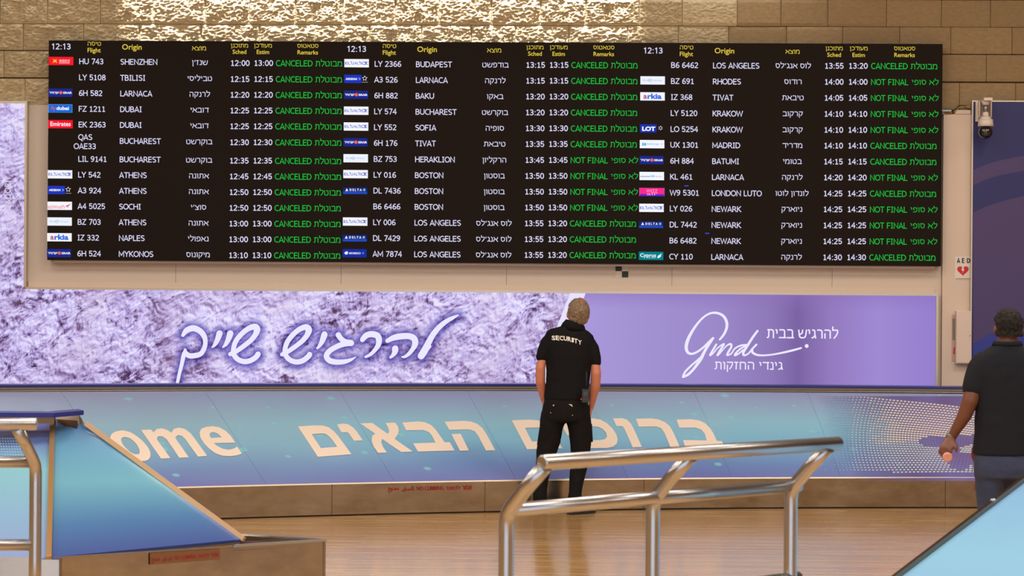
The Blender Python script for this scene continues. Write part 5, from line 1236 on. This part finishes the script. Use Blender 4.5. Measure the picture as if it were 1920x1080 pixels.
# trousers
q = MB()
loft(q, [(g(1062, 744), .180, .118), (g(1062, 755), .190, .128), (g(1062, 768), .203, .135), (g(1061, 782), .208, .132), (g(1061, 790), .20, .12)])
limb(q, [(g(1038, 778), .108), (g(1033.5, 800, .0), .100), (g(1030.5, 825, .01), .092), (g(1024, 850, .015), .083), (g(1019, 875, .005), .072), (g(1014.5, 900, -.005), .062), (g(1012.5, 925, -.01), .058), (g(1012, 944, -.01), .060)])
limb(q, [(g(1084, 778), .108), (g(1087, 800, .0), .101), (g(1089, 825, .01), .093), (g(1088.5, 850, .015), .083), (g(1085.5, 875, .005), .072), (g(1081.5, 900, -.005), .063), (g(1078, 925, -.01), .058), (g(1075.5, 946, -.01), .066)])
tr_ = local(blob('trousers', q, .010, trouA, gp_, 3, .006, 8))
q = MB(); q.box(-.040, .040, -.02, .02, -.075, .075); q.v = [tuple(Matrix.Rotation(-.06, 3, 'Y') @ Vector(v) + g(1101.8, 812, .0)) for v in q.v]; local(q.build('cargo_pocket', trouA, tr_))
q = MB(); q.box(-.05, .05, -.02, .02, -.08, .08); q.v = [tuple(Matrix.Rotation(.14, 3, 'Y') @ Vector(v) + g(1020.5, 818, .0)) for v in q.v]; local(q.build('cargo_pocket', trouA, tr_))
flash = mat('pocket_lining_beige', srgb(214, 196, 168), .7)
def patch(name, pts, m, parent, d=-.137): 
    q = MB(); a = [g(x_, y_, d) for x_, y_ in pts]; q.prism(a, (0, .02, 0)); return local(q.build(name, m, parent))
patch('pocket_lining', [(1066, 758), (1072, 758), (1074, 763)], flash, tr_); patch('pocket_lining', [(1036, 759.5), (1039.5, 759), (1038, 762)], flash, tr_)
patch('rivet', [(1031.5, 773.5), (1033.3, 773), (1033, 775.5)], flash, tr_); patch('rivet', [(1072.5, 778), (1074, 778), (1073.5, 780.5)], flash, tr_)
for nm_, pts in (('shoe', [(g(1012, 944, .0), (1008, .0)), ]),): pass
def shoe(px, py, ang, s=1.0, toe_len=.27, m=None, par=None, loc=g, z=0.0):
    c_ = loc(px, py); c_.z = 0; d = Vector((math.sin(ang), math.cos(ang), 0)); sd = Vector((d.y, -d.x, 0)); q = MB()
    prof = [(-.055, .030, .045, .075), (-.04, .040, .055, .10), (0, .043, .06, .115), (.06, .044, .045, .095), (.11, .049, .035, .07), (.16, .050, .030, .052), (.20, .042, .026, .045), (.225, .022, .022, .035)]
    rings = []
    for l_, w_, zc, h__ in prof:
        cc_ = c_ + d * l_ * s; ring = []
        for j in range(12):
            t = 2 * PI * j / 12; zz = h__ * s / 2 * (1 + math.sin(t)) + .004; ring.append(cc_ + sd * math.cos(t) * w_ * s + Vector((0, 0, zz)))
        rings.append(ring)
    vs = [v for r in rings for v in r]; fs = [(i * 12 + j, i * 12 + (j + 1) % 12, (i + 1) * 12 + (j + 1) % 12, (i + 1) * 12 + j) for i in range(7) for j in range(12)] + [tuple(range(11, -1, -1)), tuple(84 + j for j in range(12))]
    q.add(vs, fs, 0, True); o = q.build('shoe', m, par)
    sl = MB(); ol_ = [(-.06, -.028), (-.06, .028), (0, .046), (.10, .052), (.17, .052), (.225, .03), (.235, 0), (.225, -.03), (.17, -.052), (.10, -.050), (0, -.044)]
    sl.prism([c_ + d * a * s + sd * b_ * s for a, b_ in ol_[::-1]], (0, 0, .022)); so2 = sl.build('sole', blackrub, o)
    return o, so2
leather = mat('black_leather', (.012, .011, .011, 1), .35)
for px_, an in ((1013.5, -.55), (1077, .75)):
    a, b_ = shoe(px_, 960, an, 1.05, m=leather, par=gp_); local(a); local(b_)
eyes(bo_, Vector(), 0, r_, f_, u_, None) if False else None
for sg in (-1, 1):
    q = MB(); q.sphere(hc + f_ * .080 * s_h + r_ * sg * .031 * s_h + u_ * .004, .012, 10, 7); local(q.build('eye', mat('eye_white', (.8, .78, .75, 1), .2), bo_))
def hair(name, c_, s, r_, f_, u_, m, parent, cut, k=(.083, .100, .105), bald=None, disp=.006, vox=.006, shift=.018):
    q = MB(); M = Matrix((r_, f_, u_)).transposed(); q.sphere(c_ + u_ * shift * s - f_ * .006, (k[0] * s, k[1] * s, k[2] * s), 28, 18, M=M)
    q.sphere(c_ - u_ * .035 * s - f_ * .03 * s, (k[0] * .93 * s, k[1] * .68 * s, .06 * s), 20, 12, M=M)
    def kp(co):
        d = co - c_; a, b_, z_ = d.dot(r_) / s, d.dot(f_) / s, d.dot(u_) / s
        if bald and bald(a, b_, z_): return False
        return cut(a, b_, z_)
    return local(blob(name, q, vox, m, parent, 2, disp, 55, kp))
def mat_hair(name, c0, c1):
    m = mat(name, c0, .75, spec=.3); gg = N(m); b = gg.n['Principled BSDF']; tc = gg.a('ShaderNodeTexCoord').outputs['Object']
    n_ = gg.noise(gg.mapping(tc, (60, 60, 14)), 1.6, 4, .7); gg.l.new(gg.ramp(n_, [(.3, c0), (.7, c1)]), b.inputs['Base Color'])
    bp = gg.a('ShaderNodeBump'); bp.inputs['Strength'].default_value = .7; bp.inputs['Distance'].default_value = .004; gg.l.new(n_, bp.inputs['Height']); gg.l.new(bp.outputs['Normal'], b.inputs['Normal']); return m
grey = mat_hair('grey_brown_hair', srgb(84, 68, 52), srgb(156, 136, 112))
cutA = lambda a, b_, z_: (b_ < .05 - (.07 if z_ < .05 else 0) - (.03 if z_ < -.02 else 0)) and z_ > -.082 and not (abs(a) > .058 and z_ < -.01 and b_ > -.02)
hair('hair', hc, s_h, r_, f_, u_, grey, bo_, cutA, bald=None, k=(.090, .104, .107))
scalp = mat('thin_crown_hair', srgb(150, 102, 74), .7, var=.15, vscale=60)
q = MB(); bc = hc + u_ * .108 * s_h - f_ * .052 * s_h + r_ * .012
M = Matrix((r_, f_, u_)).transposed(); q.sphere(hc + u_ * .018 * s_h - f_ * .006, (.092 * s_h, .107 * s_h, .1100 * s_h), 40, 28, M=M)
kp = lambda co: ((co - bc).dot(r_) / .024) ** 2 + ((co - bc).dot(u_) / .032) ** 2 < 1 and (co - hc).dot(f_) < .03
bm = bmesh.new(); ob = q.build('crown_patch', scalp, bo_); bm.from_mesh(ob.data); bmesh.ops.delete(bm, geom=[v for v in bm.verts if not kp(v.co)], context='VERTS'); bm.to_mesh(ob.data); bm.free(); local(ob)
# radio on the belt
rd = thing('walkie_talkie', 'black two-way radio clipped to the guard belt on his right hip', 'radio', Matrix.Translation(g(1098, 742, -.165)))
q = MB(); q.box(-.030, .030, -.018, .018, -.055, .055); q.build('radio_body', black, rd)
q = MB(); q.box(-.018, .014, -.0225, -.018, .0, .035); q.build('display', mat('radio_display', srgb(64, 54, 44), .3), rd)
q = MB()
for i in range(3):
    for j in range(2): q.box(-.016 + i * .012, -.008 + i * .012, -.021, -.018, -.02 - j * .014, -.012 - j * .014)
q.build('keypad', mat('radio_grey', srgb(70, 56, 50), .4), rd)
q = MB(); q.tube([(.006, 0, .055), (.006, 0, .20)], [.007, .005], 10); q.build('antenna', blackrub, rd)
q = MB(); q.tube([(.024, 0, .055), (.024, 0, .07)], .006, 10); q.build('volume_knob', blackrub, rd)
q = MB(); q.box(-.026, -.020, .0, .03, .048, .058); q.box(-.010, .010, .016, .034, -.04, .04); q.build('belt_clip', black, rd)
rt = tag(MB().build('key_tag'), 'tiny red tag hanging below the radio on the guard trousers', 'tag')
bmx = MB(); a = g(1092.5, 748.5, -.15); bmx.box(a.x - .018, a.x + .018, a.y - .004, a.y + .004, a.z - .006, a.z + .006)
old = rt.data; bpy.data.objects.remove(rt); rt = tag(bmx.build('key_tag', mat('tag_red', srgb(226, 40, 40), .5)), 'tiny red tag below the radio on the black trousers', 'tag')
kr = MB(); a = g(1103, 752, -.13); kr.tube([a + Vector((0, 0, .03)), a + Vector((.004, -.01, 0)), a - Vector((0, 0, .035))], [.005, .008, .006], 8); tag(kr.build('key_clip', tube_steel), 'small pale key clip hanging beside the guard right wrist', 'clip')

# ---------------------------------------------------------------- walking man at the right
MD = 14.62
def h(px, py, dy=0.0): return P(px, py, MD + dy)
wm = thing('person', 'man in dark T-shirt and blue jeans walking away at the right edge', 'person', Matrix.Translation((h(1892, 700).x, MD, 0)))
bpy.context.view_layer.update(); IM = wm.matrix_world.inverted()
shirtB = mat('navy_tshirt_cotton', srgb(26, 29, 37), .85, spec=.25, bump=.4, bscale=20); jeans = mat('blue_denim', srgb(50, 62, 92), .8, var=.25, vscale=7, bump=.4, bscale=30)
bodyM = MB(); hc = h(1890.5, 616); s_h = .98
M_, r_, f_, u_ = head_skin(bodyM, hc, s_h, Vector((.02, 1, 0)), Vector((0, 0, 1)))
limb(bodyM, [(h(1889, 632, -.01), .060), (h(1889, 652, -.015), .066)])
loft(bodyM, [(h(1889, 655), .08, .06), (h(1890, 672), .19, .085), (h(1890, 690), .20, .10), (h(1886, 760), .165, .10), (h(1885, 820), .16, .10), (h(1884, 860), .17, .11), (h(1885, 880), .17, .11)])
limb(bodyM, [(h(1840, 690), .066), (h(1828, 722, -.02), .056), (h(1819, 752, -.03), .050), (h(1808, 780, -.01), .044), (h(1794, 803, .02), .034), (h(1784, 820, .05), .027)])
limb(bodyM, [(h(1942, 690), .066), (h(1954, 725, -.02), .056), (h(1962, 760, -.03), .048), (h(1968, 795, .02), .036), (h(1972, 822, .06), .027)])
wr = h(1784, 821, .04)
hand(bodyM, wr, h(1772, 845, -.01) - wr, Vector((.35, 1, -.2)), Vector((.9, .1, -.3)), 1.05, .75)
wr2 = h(1972, 823, .06); hand(bodyM, wr2, Vector((.02, .05, -1)), Vector((-.9, 0, 0)), Vector((0, 1, 0)), 1.0, .4)
KN = [[(h(1858, 880), .088), (h(1856, 950, .0), .065), (h(1857, 1030, -.05), .05), (h(1857, 1085, -.06), .042)], [(h(1915, 880), .088), (h(1917, 950, .06), .065), (h(1918, 1030, .1), .05), (h(1918, 1085, .12), .042)]]
for p in KN: limb(bodyM, p)
bo2 = local(blob('body', bodyM, .0075, skinB, wm, 5))
q = MB()
loft(q, [(h(1889, 642, -.01), .068, .068), (h(1889, 647, -.01), .082, .078), (h(1890, 654), .13, .09), (h(1890, 664), .185, .105), (h(1890, 676), .212, .118), (h(1889, 700), .208, .128), (h(1887, 740), .190, .13), (h(1884, 780), .180, .128), (h(1882, 820), .178, .13), (h(1881, 845), .182, .134), (h(1881, 853), .183, .135)])
limb(q, [(h(1846, 680), .078), (h(1836, 695), .079), (h(1829, 712, -.01), .070), (h(1824.5, 729, -.018), .066)])
limb(q, [(h(1934, 680), .078), (h(1945, 697), .079), (h(1953, 712, -.01), .070), (h(1957, 729, -.018), .066)])
sh2 = local(blob('shirt', q, .010, shirtB, wm, 4, .004, 8))
q = MB(); q.tube([h(1889, 648, -.012), h(1889, 643, -.012), h(1889, 641, -.012)], [(.088, .076), (.078, .068), (.074, .066)], 24, cap=False, ref=(0, 1, 0)); col = local(q.build('collar', shirtB, sh2)); col.modifiers.new('s', 'SOLIDIFY').thickness = .01
q = MB()
loft(q, [(h(1882, 846), .172, .122), (h(1882, 860), .180, .130), (h(1884, 878), .190, .135), (h(1885, 896), .185, .125)])
limb(q, [(h(1859, 886), .100), (h(1857, 915, .0), .090), (h(1856.5, 950, .0), .076), (h(1857, 990, -.03), .068), (h(1857, 1040, -.06), .06), (h(1857, 1085, -.07), .064)])
limb(q, [(h(1912, 886), .100), (h(1915, 915, .03), .090), (h(1917, 950, .06), .076), (h(1918, 990, .08), .068), (h(1918, 1040, .1), .06), (h(1918, 1085, .12), .064)])
jn = local(blob('jeans', q, .010, jeans, wm, 3, .006, 8))
for px_, dy_ in ((1857, -.06), (1918, .13)):
    a, b_ = shoe(px_, 1105, .1 if px_ > 1900 else -.1, 1.05, m=leather, par=wm, loc=lambda x_, y_, d_=dy_: h(x_, y_, d_)); local(a); local(b_)
def seam(pts, d=-.138):
    q = MB(); q.tube([h(x_, y_, d) for x_, y_ in pts], .003, 6); local(q.build('pocket_seam', mat('denim_stitch', srgb(30, 38, 62), .8), jn))
for sg in (-1, 1):
    q = MB(); q.sphere(hc + f_ * .082 * s_h + r_ * sg * .031 * s_h + u_ * .004, .012, 10, 7); local(q.build('eye', mat('eye_white', (.8, .78, .75, 1), .2), bo2))
dark = mat_hair('black_hair', (.006, .005, .005, 1), (.02, .015, .012, 1))
cutB = lambda a, b_, z_: (b_ < .078 - (.10 if z_ < .04 else 0)) and z_ > -.052 and not (abs(a) > .066 and z_ < .03 and b_ > -.035)
hair('hair', hc, s_h, r_, f_, u_, dark, bo2, cutB, k=(.090, .104, .098), disp=.008, shift=.028)
q = MB(); a = h(1783.5, 819, .048); d = (h(1772, 847, .04) - h(1794, 800, .02)).normalized(); q.tube([a - d * .016, a + d * .016], [(.033, .031), (.033, .031)], 18); wt = local(q.build('wrist_watch', mat('watch_grey', srgb(112, 104, 96), .4), bo2))
# bottle in the hand, and the dark red bag
bt0 = h(1777, 858, -.02); bt1 = h(1773, 838, .19)
bo3 = thing('drink_bottle', 'pinkish plastic bottle held low in the walking man left hand', 'bottle', Matrix.Translation(bt0)); d = (bt1 - bt0)
q = MB(); q.tube([d * 0, d * .02, d * .35, d * .62, d * .78, d * .9], [.024, .030, .031, .030, .017, .013], 22); q.build('bottle_body', mat('peach_plastic', srgb(222, 160, 145), .35), bo3)
q = MB(); q.tube([d * .12, d * .30], 0.0316, 22, cap=False); q.build('red_label', mat('label_red', srgb(200, 36, 40), .4), bo3)
q = MB(); q.tube([d * .9, d * 1.0], .016, 16); q.build('bottle_cap', mat('cap_red', srgb(190, 30, 30), .4), bo3)
bg = thing('bag', 'dark red bag held in front of the walking man, mostly hidden by him', 'bag', Matrix.Translation(h(1868, 850, .24)))
q = MB(); q.sphere((0, 0, 0), (.155, .08, .13), 20, 14); q.build('bag_body', mat('maroon_fabric', srgb(112, 22, 44), .7, bump=.5), bg)
q = MB(); q.tube([(-.08, 0, .11), (-.05, 0, .2), (.05, 0, .2), (.08, 0, .11)], .008, 8); q.build('bag_handle', mat('maroon_strap', srgb(90, 16, 34), .7), bg)
print('objects', len(bpy.data.objects))
